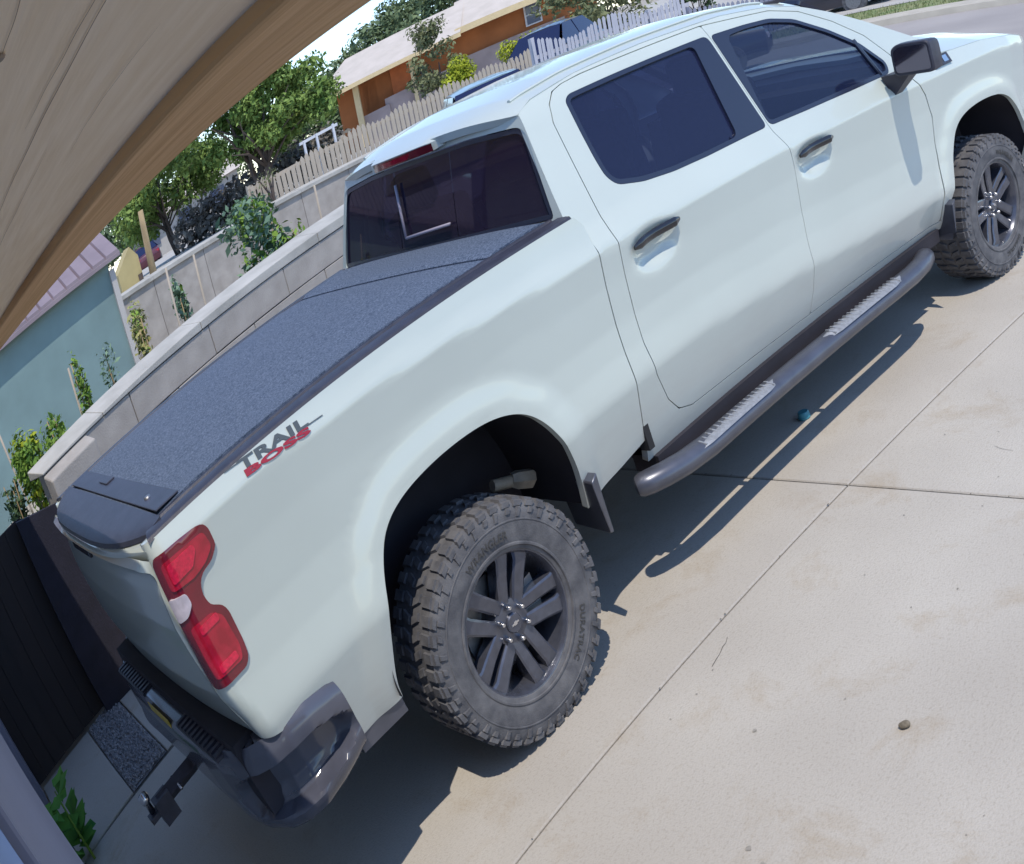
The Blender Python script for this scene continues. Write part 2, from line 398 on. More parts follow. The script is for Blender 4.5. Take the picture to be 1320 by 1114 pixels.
def tail(y,z):
    x=tailx(np.asarray(y,float),np.asarray(z,float)); return np.stack([x,np.asarray(y,float)+0*x,np.asarray(z,float)+0*x],-1)
def inset(poly, g):
    P = np.asarray(poly, float); a = np.roll(P, 1, 0); b = np.roll(P, -1, 0)
    area = .5 * np.sum(P[:, 0] * b[:, 1] - b[:, 0] * P[:, 1]); s = 1 if area > 0 else -1
    n1 = np.stack([-(P - a)[:, 1], (P - a)[:, 0]], 1); n2 = np.stack([-(b - P)[:, 1], (b - P)[:, 0]], 1)
    n1 /= np.maximum(np.linalg.norm(n1, axis=1)[:, None], 1e-9); n2 /= np.maximum(np.linalg.norm(n2, axis=1)[:, None], 1e-9)
    n = n1 + n2; n /= np.maximum(np.linalg.norm(n, axis=1)[:, None], 1e-9)
    k = np.maximum((n * n1).sum(1), .5)
    return P + s * n * (g / k)[:, None]
def back_edge(z):
    x = .86
    for _ in range(4): y = float(Y(x, z)); x = float(rearface(np.array([y]), np.array([z]))[0][0])
    return x, y
BE = [(z, *back_edge(z)) for z in (1.464, 1.49, 1.52, 1.58, 1.64, 1.70, 1.76, 1.81, 1.845, 1.868)]
# ================================================================== setting
MT['dirt'] = pm('dry_dirt', (.30, .26, .21), .95, scale=2, col2=(.40, .36, .30), bump=.4, bscale=30, detail=8)
MT['pale_ground'] = pm('pale_gravel_ground', (.36, .34, .31), .95, scale=1.2, col2=(.46, .44, .40), bump=.3, bscale=20, detail=8)
MT['asphalt'] = pm('worn_asphalt', (.29, .265, .25), .9, scale=.5, col2=(.35, .32, .30), bump=.3, bscale=120, detail=9)
MT['kerb'] = pm('kerb_concrete', (.44, .40, .33), .9, var=.08, scale=3)
MT['grass'] = pm('dry_grass', (.13, .19, .06), .95, scale=3, col2=(.24, .24, .11), bump=.6, bscale=40)
MT['gravel'] = pm('gravel', (.10, .10, .11), .8, scale=60, col2=(.34, .33, .34))
MT['block'] = pm('wall_block', (.31, .285, .26), .9, scale=5, col2=(.40, .37, .34), bump=.3, bscale=90, detail=8)
MT['coping'] = pm('coping_concrete', (.34, .33, .30), .9, scale=4, col2=(.47, .455, .42), bump=.2, bscale=70, detail=8)
MT['wood_face'] = pm('painted_soffit', (.80, .62, .40), .85, scale=3.5, col2=(.89, .72, .50), stretch=(30, 2.2, 8), bump=.08, bscale=5, detail=12)
MT['wood_under'] = pm('brown_board', (.56, .32, .125), .8, scale=3, col2=(.70, .43, .20), stretch=(30, .6, 8), bump=.3, bscale=4, detail=8)
MT['crack'] = pm('wood_crack', (.30, .24, .18), .9, var=0)
MT['siding'] = pm('blue_grey_siding', (.19, .27, .46), .6, var=.10, scale=3, stretch=(1, 1, .2))
MT['trim_paint'] = pm('grey_trim', (.17, .17, .23), .6, var=.10, scale=4, stretch=(1, 1, .2))
MT['teal'] = pm('teal_wall', (.165, .245, .245), .8, var=.12, scale=1.5)
MT['lilac'] = pm('metal_roof', (.235, .185, .205), .5, var=.1, scale=2)
MT['tan_picket'] = pm('tan_picket', (.42, .36, .29), .9, var=.2, scale=4, stretch=(1, 1, .3))
MT['white_picket'] = pm('white_picket', (.50, .49, .53), .7, var=.12, scale=3)
MT['grey_slat'] = pm('grey_slat', (.24, .25, .32), .8, var=.15, scale=3)
MT['white'] = pm('white_paint_wood', (.62, .62, .65), .6, var=.05)
MT['roof_tan'] = pm('tan_roof', (.47, .42, .37), .9, scale=1.5, col2=(.54, .48, .43), bump=.2, bscale=8)
MT['orange'] = pm('orange_wall', (.36, .125, .04), .85, var=.15, scale=1)
MT['fascia'] = pm('cream_fascia', (.62, .48, .27), .7, var=.06)
MT['low_wall'] = pm('pinkish_wall', (.34, .27, .26), .9, var=.12, scale=1.5)
MT['yellow'] = pm('yellow_board', (.44, .36, .17), .8, var=.12, scale=2)
MT['pale_wall'] = pm('pale_house_wall', (.40, .38, .36), .9, var=.1, scale=1)
MT['bark'] = pm('bark', (.085, .065, .055), .95, var=.3, scale=8, stretch=(1, 1, .25), bump=.5, bscale=20)
MT['tanbark'] = pm('tan_trunk', (.34, .25, .14), .95, var=.3, scale=6, stretch=(1, 1, .25))
def leafm(n, a, b): MT[n] = pm(n, a, .75, scale=2.5, col2=b, spec=.25, detail=6); return n
leafm('leaf_mid', (.085, .155, .03), (.24, .33, .09)); leafm('leaf_dark', (.03, .065, .03), (.08, .13, .055)); leafm('leaf_far', (.085, .13, .065), (.17, .22, .11))
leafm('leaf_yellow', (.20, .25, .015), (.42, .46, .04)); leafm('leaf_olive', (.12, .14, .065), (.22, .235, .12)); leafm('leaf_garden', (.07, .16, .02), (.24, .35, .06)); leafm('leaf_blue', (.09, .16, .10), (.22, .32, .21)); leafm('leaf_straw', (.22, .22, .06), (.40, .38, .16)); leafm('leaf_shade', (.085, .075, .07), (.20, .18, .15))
leafm('leaf_bright', (.03, .16, .03), (.16, .34, .05))
def sm(t): t = np.clip(t, 0, 1); return t * t * (3 - 2 * t)
# ---- ground
g = MB(); g.add([(-60, -120, -.03), (260, -120, -.03), (260, 260, -.03), (-60, 260, -.03)], [(0, 1, 2, 3)])
tag(g.build('ground', 'dirt'), kind='structure')
dr = MB(); dr.add([(-2.3, -13, -.012), (8.7, -13, -.012), (8.7, 2.5, -.012), (-2.3, 2.5, -.012)], [(0, 1, 2, 3)])
drive = tag(dr.build('driveway', 'joint'), kind='structure')
yj = lambda x: -1.275 - .0205 * x
XS = [-1.95, 1.512, 4.75, 8.60]
slabs = []
def slab(P, gap=.0045):
    P = inset(np.array(P, float), gap); m = MB(); n = len(P)
    # subdivide nothing: flat top with a softened arris
    Q = inset(P, .005)
    m.add([(x, y, -.05) for x, y in P] + [(x, y, -.005) for x, y in P] + [(x, y, 0) for x, y in Q],
          [(i, (i + 1) % n, n + (i + 1) % n, n + i) for i in range(n)] + [(n + i, n + (i + 1) % n, 2 * n + (i + 1) % n, 2 * n + i) for i in range(n)] + [tuple(2 * n + i for i in range(n))])
    o = m.build('slab', 'concrete', drive); slabs.append(o); return o
for a, b in zip(XS[:-1], XS[1:]):
    for k, (lo, hi) in enumerate(((lambda x: yj(x) - 6.2, lambda x: yj(x) - 3.1), (lambda x: yj(x) - 3.1, yj))):
        slab([(a, lo(a)), (b, lo(b)), (b, hi(b)), (a, hi(a))])
slab([(-1.95, yj(-1.95)), (1.512, yj(1.5)), (1.512, 1.565), (-1.95, 1.53)]); slab([(1.512, yj(1.5)), (4.75, yj(4.75)), (4.75, 1.6), (1.512, 1.565)]); slab([(4.75, yj(4.75)), (8.6, yj(8.6)), (8.6, 1.6), (4.75, 1.6)])
slab([(-1.10, 1.575), (1.512, 1.57), (1.512, 2.95), (-1.10, 2.88)]); slab([(1.512, 1.57), (4.75, 1.6), (4.75, 2.95), (1.512, 2.95)]); slab([(4.75, 1.6), (8.6, 1.6), (8.6, 2.95), (4.75, 2.95)])
slab([(-1.97, 1.535), (-1.425, 1.575), (-1.425, 2.88), (-1.97, 2.88)])
slab([(-2.6, -7.4), (-1.95, -7.4), (-1.95, 1.53), (-2.6, 1.53)])
# marks on the near slab: drip spots, a hairline crack, ring marks
mark_parent = slabs[1]
def blob(c, rx, ry, seed, mat='stain', z=.0022):
    r = random.Random(seed); n = 14; V = [(c[0], c[1], z)]
    for i in range(n):
        a = 2 * PI * i / n; k = .7 + .5 * r.random(); V.append((c[0] + rx * k * math.cos(a), c[1] + ry * k * math.sin(a), z))
    m = MB(); m.add(V, [(0, 1 + i, 1 + (i + 1) % n) for i in range(n)]); m.build('stain', mat, mark_parent)
STAINS = [((-.262, -2.015), .010, .010), ((-.300, -2.09), .012, .011), ((-.345, -2.15), .010, .008), ((-.33, -2.125), .005, .005), ((.165, -1.761), .009, .009)]
for i, (c, a, b) in enumerate(STAINS): blob(c, a, b, i)
def crack(pts, wd, parent, mat='joint', z=.0024):
    m = MB(); P = [np.array(p) for p in pts]; V = []
    for i, p in enumerate(P):
        t = P[min(i + 1, len(P) - 1)] - P[max(i - 1, 0)]; t = t / np.linalg.norm(t); nrm = np.array([-t[1], t[0]]); k = wd * (.4 + .6 * random.random())
        V += [(*(p + nrm * k), z), (*(p - nrm * k), z)]
    m.add(V, [(2 * i + 1, 2 * i + 3, 2 * i + 2, 2 * i) for i in range(len(P) - 1)]); m.build('crack', mat, parent)
crack([(.542, -1.379), (.515, -1.392), (.492, -1.393), (.46, -1.404), (.425, -1.410), (.391, -1.417)], .0016, mark_parent)
for i in range(20):
    k = rng.uniform(0, 1)
    if i % 3: x = rng.uniform(-.9, 3.2); p_ = (x, yj(x) + rng.normal() * .006)
    else: p_ = (1.512 + rng.normal() * .006, rng.uniform(-2.6, 1.2))
    blob(p_, rng.uniform(.002, .006), rng.uniform(.002, .004), 100 + i, 'joint', .0026)
for i in range(26): blob((rng.uniform(-.8, 2.6), rng.uniform(-2.9, -1.35)), rng.uniform(.002, .005), rng.uniform(.002, .005), 200 + i, 'stain', .0026)
crack([(1.86, -1.80), (1.84, -1.84), (1.83, -1.90)], .0012, mark_parent)
gs = MB(); gs.add([(-1.42, 1.58, -.006), (-1.105, 1.58, -.006), (-1.105, 2.88, -.006), (-1.42, 2.88, -.006)], [(0, 1, 2, 3)])
for i in range(2600):
    x, y, r = rng.uniform(-1.41, -1.112), rng.uniform(1.59, 2.87), rng.uniform(.006, .013); a = rng.uniform(0, PI); z = rng.uniform(-.006, .006)
    ca, sa = math.cos(a) * r, math.sin(a) * r
    gs.add([(x + ca, y + sa, z), (x - sa, y + ca, z), (x - ca, y - sa, z), (x + sa, y - ca, z), (x + ca * .3, y + sa * .3, z + r * .9)], [(0, 1, 4), (1, 2, 4), (2, 3, 4), (3, 0, 4)])
tag(gs.build('gravel', 'gravel'), kind='stuff')
# ---- street, kerb, verge, terrain
fk = lambda y: 17.2 + (8.65 - y) * .2
st = MB(); ysn = np.linspace(-60, 13, 20)
st.add([(8.6, y, .006) for y in ysn] + [(fk(y), y, .006) for y in ysn], [(i, 20 + i, 21 + i, i + 1) for i in range(19)]); tag(st.build('street', 'asphalt'), kind='structure')
kb = MB()
for i in range(19):
    a, b = ysn[i], ysn[i + 1]
    kb.hexa([(fk(a), a, -.02), (fk(a) + .9, a, -.02), (fk(b) + .9, b, -.02), (fk(b), b, -.02), (fk(a) + .06, a, .13), (fk(a) + .9, a, .15), (fk(b) + .9, b, .15), (fk(b) + .06, b, .13)])
tag(kb.build('kerb', 'kerb'), kind='structure')
vg = MB(); vg.add([(fk(y) + .9, y, .10) for y in ysn] + [(fk(y) + 3.4, y, .12) for y in ysn], [(i, 20 + i, 21 + i, i + 1) for i in range(19)])
for i in range(5000):
    y = rng.uniform(-12, 13); x = fk(y) + rng.uniform(.92, 3.35); h = rng.uniform(.04, .10); a = rng.uniform(0, PI); c, s = math.cos(a) * .012, math.sin(a) * .012
    vg.add([(x - c, y - s, .11), (x + c, y + s, .11), (x + rng.uniform(-.03, .03), y + rng.uniform(-.03, .03), .11 + h)], [(0, 1, 2)])
tag(vg.build('grass_verge', 'grass'), kind='stuff')
pv = MB(); pv.add([(fk(y) + 3.4, y, .13) for y in ysn] + [(fk(y) + 30, y, .13) for y in ysn], [(i, 20 + i, 21 + i, i + 1) for i in range(19)]); tag(pv.build('pavement', 'pale_ground'), kind='structure')
W0 = np.array([-.876, 2.865]); WD = np.array([math.cos(math.radians(15.8)), math.sin(math.radians(15.8))]); WN = np.array([WD[1], -WD[0]])
def h1(x): return .25 * (1 - sm((x - 4) / 8)) + .02
def h2(x): return np.maximum(.02, 1.5 - .05 * (x - 3)) if not hasattr(x, '__len__') else np.maximum(.02, 1.5 - .05 * (np.asarray(x) - 3))
gb = MB(); xs = np.linspace(-20, 13, 45); yr = np.linspace(0, 1, 24)
V = []
for x in xs:
    y0 = max(3.10, W0[1] + (x - W0[0]) * math.tan(math.radians(15.8)) + .22)
    for t in yr: y = y0 + (15.05 - y0) * t; V.append((x, y, float(h1(x)) + .03 * math.sin(x * 3 + y * 2)))
gb.add(V, [(i * 24 + j, (i + 1) * 24 + j, (i + 1) * 24 + j + 1, i * 24 + j + 1) for i in range(44) for j in range(23)]); tag(gb.build('garden_bed', 'dirt', None, True), kind='structure')
tr = MB(); xs = np.linspace(-60, 120, 70); yr = np.linspace(15.15, 200, 50)
tr.add([(x, y, float(h2(x)) - .02) for x in xs for y in yr], [(i * 50 + j, (i + 1) * 50 + j, (i + 1) * 50 + j + 1, i * 50 + j + 1) for i in range(69) for j in range(49)]); tag(tr.build('terrace', 'pale_ground', None, True), kind='structure')

# ---- the house the camera hangs on
hs = thing('garage', (-1.75, -2.2, 0), 'front of the garage with its wooden eave overhead and blue grey wall panels', 'garage')
HO = (-1.75, -2.2, 0)
zb = lambda y: 2.203 - .0187 * (y + 3.34)
ya, yb_ = -10, 4.6
for x0, x1 in ((-1.785, -1.437),):
    b_ = MB(); b_.hexa([(x0, ya, zb(ya) + .012), (x1, ya, zb(ya) + .012), (x1, yb_, zb(yb_) + .012), (x0, yb_, zb(yb_) + .012), (x0, ya, zb(ya) + .034), (x1, ya, zb(ya) + .034), (x1, yb_, zb(yb_) + .034), (x0, yb_, zb(yb_) + .034)])
    beam = b_.build('soffit_board', 'wood_face', hs, False, HO)
u_ = MB(); u_.hexa([(-1.438, ya, zb(ya)), (-1.310, ya, zb(ya)), (-1.310, yb_, zb(yb_)), (-1.438, yb_, zb(yb_)), (-1.438, ya, zb(ya) + .20), (-1.310, ya, zb(ya) + .20), (-1.310, yb_, zb(yb_) + .20), (-1.438, yb_, zb(yb_) + .20)])
bevel(u_.build('eave_beam', 'wood_under', hs, False, HO), .004)
for x0, y0, y1, wd in ((-1.563, -3.66, -3.22, .0004), (-1.570, -3.66, -3.45, .00025), (-1.545, -3.36, -2.9, .00025), (-1.605, -3.72, -3.55, .0002), (-1.515, -3.5, -3.30, .0002)):
    m = MB(); n = 30; V = []
    for i in range(n):
        t = i / (n - 1); y = y0 + (y1 - y0) * t; x = x0 + .002 * math.sin(t * 4 + x0 * 40) + .0003 * math.sin(t * 23); k = wd * max(.05, math.sin(PI * t)) ** .6
        V += [(x - k, y, zb(y) + .0112), (x + k, y, zb(y) + .0112)]
    m.add(V, [(2 * i + 2, 2 * i + 3, 2 * i + 1, 2 * i) for i in range(n - 1)]); m.build('wood_crack', 'crack', beam, False, HO)
m = MB(); m.lathe([(.001, 0), (.0035, 0), (.003, -.0008), (.001, -.0008)], 10, 'z', (-1.605, -3.585, zb(-3.585) + .0112)); m.build('nail_head', 'crack', beam, False, HO)
m = MB(); m.hexa([(-8, -10, 2.42), (-1.25, -10, 2.36), (-1.25, 4.7, 2.34), (-8, 4.7, 2.40), (-8, -10, 4.0), (-1.25, -10, 2.42), (-1.25, 4.7, 2.40), (-8, 4.7, 4.0)]); m.build('roof', 'roof_tan', hs, False, HO)
m = MB(); m.box((-1.80, -2.575, 1.10), (.096, .745, 2.20)); bevel(m.build('trim_panel', 'trim_paint', hs, False, HO), .006)
y = -2.955
for k in range(6):
    m = MB(); m.box((-1.812, y - .40, 1.10), (.09, .795, 2.20)); bevel(m.build('siding_panel', 'siding', hs, False, HO), .006); y -= .802
m = MB(); m.box((-2.10, .2, 2.30), (.30, 4.8, .10)); m.build('header', 'trim_paint', hs, False, HO)
gdoor = MB(); gdoor.box((-2.06, .2, 1.12), (.03, 4.8, 2.24)); gd = gdoor.build('garage_door', 'white', hs, False, HO)  # out of view; white chosen to bounce fill onto the shaded tailgate
for r in range(4):
    for c in range(4):
        m = MB(); m.box((-2.035, -1.6 + c * 1.2, .30 + r * .55), (.02, 1.05, .42)); bevel(m.build('door_panel', 'white', gd, False, HO), .008)
m = MB(); m.box((-2.10, 2.72, 1.10), (.25, .22, 2.20)); m.build('far_jamb', 'trim_paint', hs, False, HO)
# low bracket near the plant
m = MB(); m.box((-1.735, -2.19, .62), (.05, .012, .16)); m.box((-1.70, -2.19, .545), (.10, .012, .012)); m.build('door_stop_bracket', 'white', hs, False, HO)

# ---- dark gate closing the gap beside the house
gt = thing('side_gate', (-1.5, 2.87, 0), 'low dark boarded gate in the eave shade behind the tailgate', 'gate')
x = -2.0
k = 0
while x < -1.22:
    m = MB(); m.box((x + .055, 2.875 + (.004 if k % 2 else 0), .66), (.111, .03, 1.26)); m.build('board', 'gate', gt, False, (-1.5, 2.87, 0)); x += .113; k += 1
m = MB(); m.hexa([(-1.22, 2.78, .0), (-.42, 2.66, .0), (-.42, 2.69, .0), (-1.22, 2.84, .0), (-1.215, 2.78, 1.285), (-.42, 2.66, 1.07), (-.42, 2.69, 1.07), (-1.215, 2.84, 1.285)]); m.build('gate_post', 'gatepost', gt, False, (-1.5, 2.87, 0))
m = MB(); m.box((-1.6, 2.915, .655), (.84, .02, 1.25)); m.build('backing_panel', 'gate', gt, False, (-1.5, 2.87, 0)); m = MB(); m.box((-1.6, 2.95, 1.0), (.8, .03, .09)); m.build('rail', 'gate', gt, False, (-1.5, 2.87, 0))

# ---- retaining wall of big blocks
BO = (W0[0], W0[1], 0)
bw = thing('block_wall', BO, 'grey block retaining wall with a pale sloping coping along the left of the truck', 'wall')
def wp(s, d, z): q = W0 + WD * s - WN * d; return (q[0], q[1], z)
bm0 = MB(); L_, H_ = .876, .213; ZT = 1.367
bm0.hexa([(0.003, 0, .003), (L_ - .003, 0, .003), (L_ - .003, .16, .003), (.003, .16, .003), (.003, 0, H_ - .003), (L_ - .003, 0, H_ - .003), (L_ - .003, .16, H_ - .003), (.003, .16, H_ - .003)])
t_ = bm0.build('tmp', 'block'); bevel(t_, .006)
dg = bpy.context.evaluated_depsgraph_get(); blk = bpy.data.meshes.new_from_object(t_.evaluated_get(dg)); bpy.data.objects.remove(t_)
for r in range(7):
    zr_ = ZT - (7 - r) * H_; off = L_ / 2 if r % 2 else 0
    for c in range(8):
        s0 = c * L_ + off
        if s0 > 6.2: continue
        o = bpy.data.objects.new('block', blk); COL.objects.link(o); o.parent = bw
        q = WD * (s0 + .02) - WN * rng.uniform(-.004, .004); o.location = (q[0], q[1], zr_); o.rotation_euler = (0, rng.uniform(-.002, .002), math.radians(15.8) + rng.uniform(-.004, .004))
    if off:
        m = MB(); m.hexa([wp(.02, 0, zr_ + .003), wp(off + .015, 0, zr_ + .003), wp(off + .015, .16, zr_ + .003), wp(.02, .16, zr_ + .003), wp(.02, 0, zr_ + H_ - .003), wp(off + .015, 0, zr_ + H_ - .003), wp(off + .015, .16, zr_ + H_ - .003), wp(.02, .16, zr_ + H_ - .003)]); bevel(m.build('block', 'block', bw, False, BO), .006)
m = MB(); m.hexa([wp(.03, .165, -.1), wp(7, .165, -.1), wp(7, .20, -.1), wp(.03, .20, -.1), wp(.03, .165, ZT - .01), wp(7, .165, ZT - .01), wp(7, .20, ZT - .01), wp(.03, .20, ZT - .01)]); m.build('wall_core', 'block', bw, False, BO)
SS = [(-.02, 1.369, 1.381, 1.428), (.62, 1.369, 1.392, 1.446), (1.7, 1.369, 1.425, 1.464), (3.1, 1.369, 1.442, 1.488), (7.0, 1.369, 1.455, 1.50)]
for (s0, b0, i0, o0), (s1, b1, i1, o1) in zip(SS[:-1], SS[1:]):
    m = MB(); m.hexa([wp(s0 + .003, -.012, b0), wp(s1 - .003, -.012, b1), wp(s1 - .003, .28, b1), wp(s0 + .003, .28, b0), wp(s0 + .003, -.012, i0), wp(s1 - .003, -.012, i1), wp(s1 - .003, .28, o1), wp(s0 + .003, .28, o0)])
    bevel(m.build('coping', 'coping', bw, False, BO), .005)
m = MB(); m.hexa([wp(-.02, -.14, -.1), wp(.43, -.14, -.1), wp(.43, -.005, -.1), wp(-.02, -.005, -.1), wp(-.02, -.14, 1.318), wp(.43, -.14, 1.318), wp(.43, -.005, 1.362), wp(-.02, -.005, 1.362)]); pil = bevel(m.build('pillar', 'block', bw, False, BO), .012, 3)

# ---- neighbour's shed
SO = (-6, 11, 0)
sd = thing('neighbour_shed', SO, 'teal walled shed with a lilac metal roof across the garden', 'shed')
m = MB(); m.box((-6.95, 13.0, 1.13), (18.1, 4.0, 2.26)); m.build('wall', 'teal', sd, False, SO)
n = 74
for k in range(n):
    m = MB(); x0 = -16.2 + k * .25; m.hexa([(x0, 10.83, 2.255), (x0 + .247, 10.83, 2.255), (x0 + .247, 13.4, 3.35), (x0, 13.4, 3.35), (x0 + .02, 10.83, 2.300), (x0 + .227, 10.83, 2.300), (x0 + .227, 13.4, 3.40), (x0 + .02, 13.4, 3.40)]); m.build('roof_sheet', 'lilac', sd, False, SO)
m = MB(); m.hexa([(-16.2, 10.82, 2.20), (2.3, 10.82, 2.20), (2.3, 13.4, 3.30), (-16.2, 13.4, 3.30), (-16.2, 10.82, 2.252), (2.3, 10.82, 2.252), (2.3, 13.4, 3.346), (-16.2, 13.4, 3.346)]); m.build('roof_deck', 'lilac', sd, False, SO)
m = MB(); m.box((2.13, 10.98, 1.05), (.09, .09, 2.1)); m.build('corner_trim', 'pale_wall', sd, False, SO)
# ---- low wall at the back of the garden
LO = (8, 15, 0)
lw = thing('garden_wall', LO, 'low grey wall with a pale cap at the far side of the garden', 'wall')
zt = lambda x: 1.60 - .0505 * (x - 3.0) + .012 * 0
x = 2.75
while x < 14.4:
    m = MB(); m.hexa([(x, 14.95, -.1), (x + 1.19, 14.95, -.1), (x + 1.19, 15.12, -.1), (x, 15.12, -.1), (x, 14.95, zt(x) - .10), (x + 1.19, 14.95, zt(x + 1.19) - .10), (x + 1.19, 15.12, zt(x + 1.19) - .10), (x, 15.12, zt(x) - .10)]); m.build('wall_panel', 'block', lw, False, LO)
    m = MB(); m.hexa([(x, 14.90, zt(x) - .10), (x + 1.195, 14.90, zt(x + 1.2) - .10), (x + 1.195, 15.35, zt(x + 1.2) - .06), (x, 15.35, zt(x) - .06), (x, 14.90, zt(x) - .03), (x + 1.195, 14.90, zt(x + 1.2) - .03), (x + 1.195, 15.35, zt(x + 1.2) + .01), (x, 15.35, zt(x) + .01)]); m.build('cap', 'coping', lw, False, LO)
    x += 1.2
# ---- fences
def pickets(name, label, P0, P1, zb0, zb1, htf, pitch, wd, mat, cat='fence', th=.02, rails=(.2, .75)):
    P0 = np.array(P0, float); P1 = np.array(P1, float); Ln = np.linalg.norm(P1 - P0); d = (P1 - P0) / Ln; nn = np.array([d[1], -d[0]]); rz = math.atan2(d[1], d[0])
    t = thing(name, (P0[0], P0[1], zb0), label, cat)
    N = int(Ln / pitch); cache = {}
    for i in range(N):
        s = (i + .5) * pitch; z = zb0 + (zb1 - zb0) * s / Ln; h = round(htf(s / Ln), 2)
        if h not in cache:
            m = MB(); a = wd / 2; pr = [(-a, 0), (a, 0), (a, h - wd * .7), (0, h), (-a, h - wd * .7)]
            m.add([(u, -th / 2, v) for u, v in pr] + [(u, th / 2, v) for u, v in pr], [(0, 1, 2, 3, 4), (9, 8, 7, 6, 5)] + [(5 + i_, 5 + (i_ + 1) % 5, (i_ + 1) % 5, i_) for i_ in range(5)])
            q = m.build('tmp', mat); cache[h] = q.data; bpy.data.objects.remove(q)
        o = bpy.data.objects.new('picket', cache[h]); COL.objects.link(o); o.parent = t
        q = d * s; o.location = (q[0], q[1], z - zb0); o.rotation_euler = (0, rng.uniform(-.012, .012), rz + rng.uniform(-.04, .04))
    for f in rails:
        m = MB(); h = htf(.5) * f
        a = P0 - nn * -.03; 
        c0 = [(P0 + nn * k)[0:2] for k in (-.045, -.012)]; c1 = [(P1 + nn * k)[0:2] for k in (-.045, -.012)]
        m.hexa([(*c0[0], zb0 + h), (*c1[0], zb1 + h), (*c1[1], zb1 + h), (*c0[1], zb0 + h), (*c0[0], zb0 + h + .08), (*c1[0], zb1 + h + .08), (*c1[1], zb1 + h + .08), (*c0[1], zb0 + h + .08)]); m.build('rail', mat, t, False, (P0[0], P0[1], zb0))
    k = 0
    while k * 2.4 <= Ln:
        m = MB(); q = P0 + d * (k * 2.4) - nn * .09; z = zb0 + (zb1 - zb0) * k * 2.4 / Ln; hh = htf(min(1, k * 2.4 / Ln)); m.box((q[0], q[1], z + hh / 2), (.09, .09, hh + .06)); m.build('post', mat, t, False, (P0[0], P0[1], zb0)); k += 1
    return t
pickets('picket_fence', 'tan picket fence standing behind the low garden wall', (6.75, 15.62), (14.6, 15.55), 1.10, .82, lambda t: .80 + .16 * t + .05 * math.sin(t * 40), .125, .095, 'tan_picket')
CA = np.array(CAM_LOC[:2]); UV = np.array([math.sin(math.radians(52)), -math.cos(math.radians(52))])
def hp_(u, D, off=0): 
    p = CA + D * np.array([math.cos(math.radians(61.3)), math.sin(math.radians(61.3))]) + UV * u + off * np.array([math.cos(math.radians(52)), math.sin(math.radians(52))]); return p
B = lambda az, D: (CAM_LOC[0] + D * math.cos(math.radians(az)), CAM_LOC[1] + D * math.sin(math.radians(az)))
sc_h = lambda t: 1.42 - .10 * t + .20 * math.cos(2 * PI * t) ** 2
pickets('white_fence', 'white picket fence with a scalloped top beyond the truck roof', B(50.15, 22), B(41.9, 22.4), .40, .36, sc_h, .085, .062, 'white_picket')
pickets('slat_fence', 'blue grey upright slat fence above the truck roof', B(42.0, 28), B(36.8, 28.6), .02, .02, lambda t: 1.32 - .42 * t, .12, .085, 'grey_slat')

# ---- plants and trees
def leaf_mesh(clumps, n, size, seed, flat=.5):
    """clumps: (centre, radii, weight); leaf-sized quads spread through each clump, denser towards its skin"""
    r = np.random.default_rng(seed); wt = np.array([c[2] for c in clumps], float); wt /= wt.sum()
    ids = r.choice(len(clumps), n, p=wt); C_ = np.array([c[0] for c in clumps])[ids]; R_ = np.array([c[1] for c in clumps])[ids]
    d = r.normal(size=(n, 3)); d /= np.linalg.norm(d, axis=1)[:, None]
    P = C_ + d * R_ * (r.uniform(.15, 1.0, (n, 1)) ** .45) * (1 + .25 * r.normal(size=(n, 1)) * .5)
    nrm = d * .6 + r.normal(size=(n, 3)) * .6 + np.array([0, 0, flat]); nrm /= np.linalg.norm(nrm, axis=1)[:, None]
    t = np.cross(nrm, r.normal(size=(n, 3))); t /= np.linalg.norm(t, axis=1)[:, None]; b = np.cross(nrm, t)
    s = size * (.45 + r.uniform(0, 1, (n, 1)) ** 2 * 1.25)
    V = np.stack([P - t * s, P + b * s * .45 + nrm * s * .12, P + t * s, P - b * s * .45 + nrm * s * .12], 1).reshape(-1, 3)
    F = np.arange(4 * n).reshape(-1, 4)
    return V, F
def fast_mesh(name, V, F, mat, parent, off):
    me = bpy.data.meshes.new(name); V = np.asarray(V) - np.asarray(off); n = len(F)
    me.vertices.add(len(V)); me.vertices.foreach_set('co', V.astype(np.float32).ravel()); me.loops.add(4 * n); me.loops.foreach_set('vertex_index', np.asarray(F, np.int32).ravel())
    me.polygons.add(n); me.polygons.foreach_set('loop_start', np.arange(0, 4 * n, 4, dtype=np.int32)); me.update(); me.validate()
    o = bpy.data.objects.new(name, me); COL.objects.link(o); me.materials.append(MT[mat]); o.parent = parent; return o
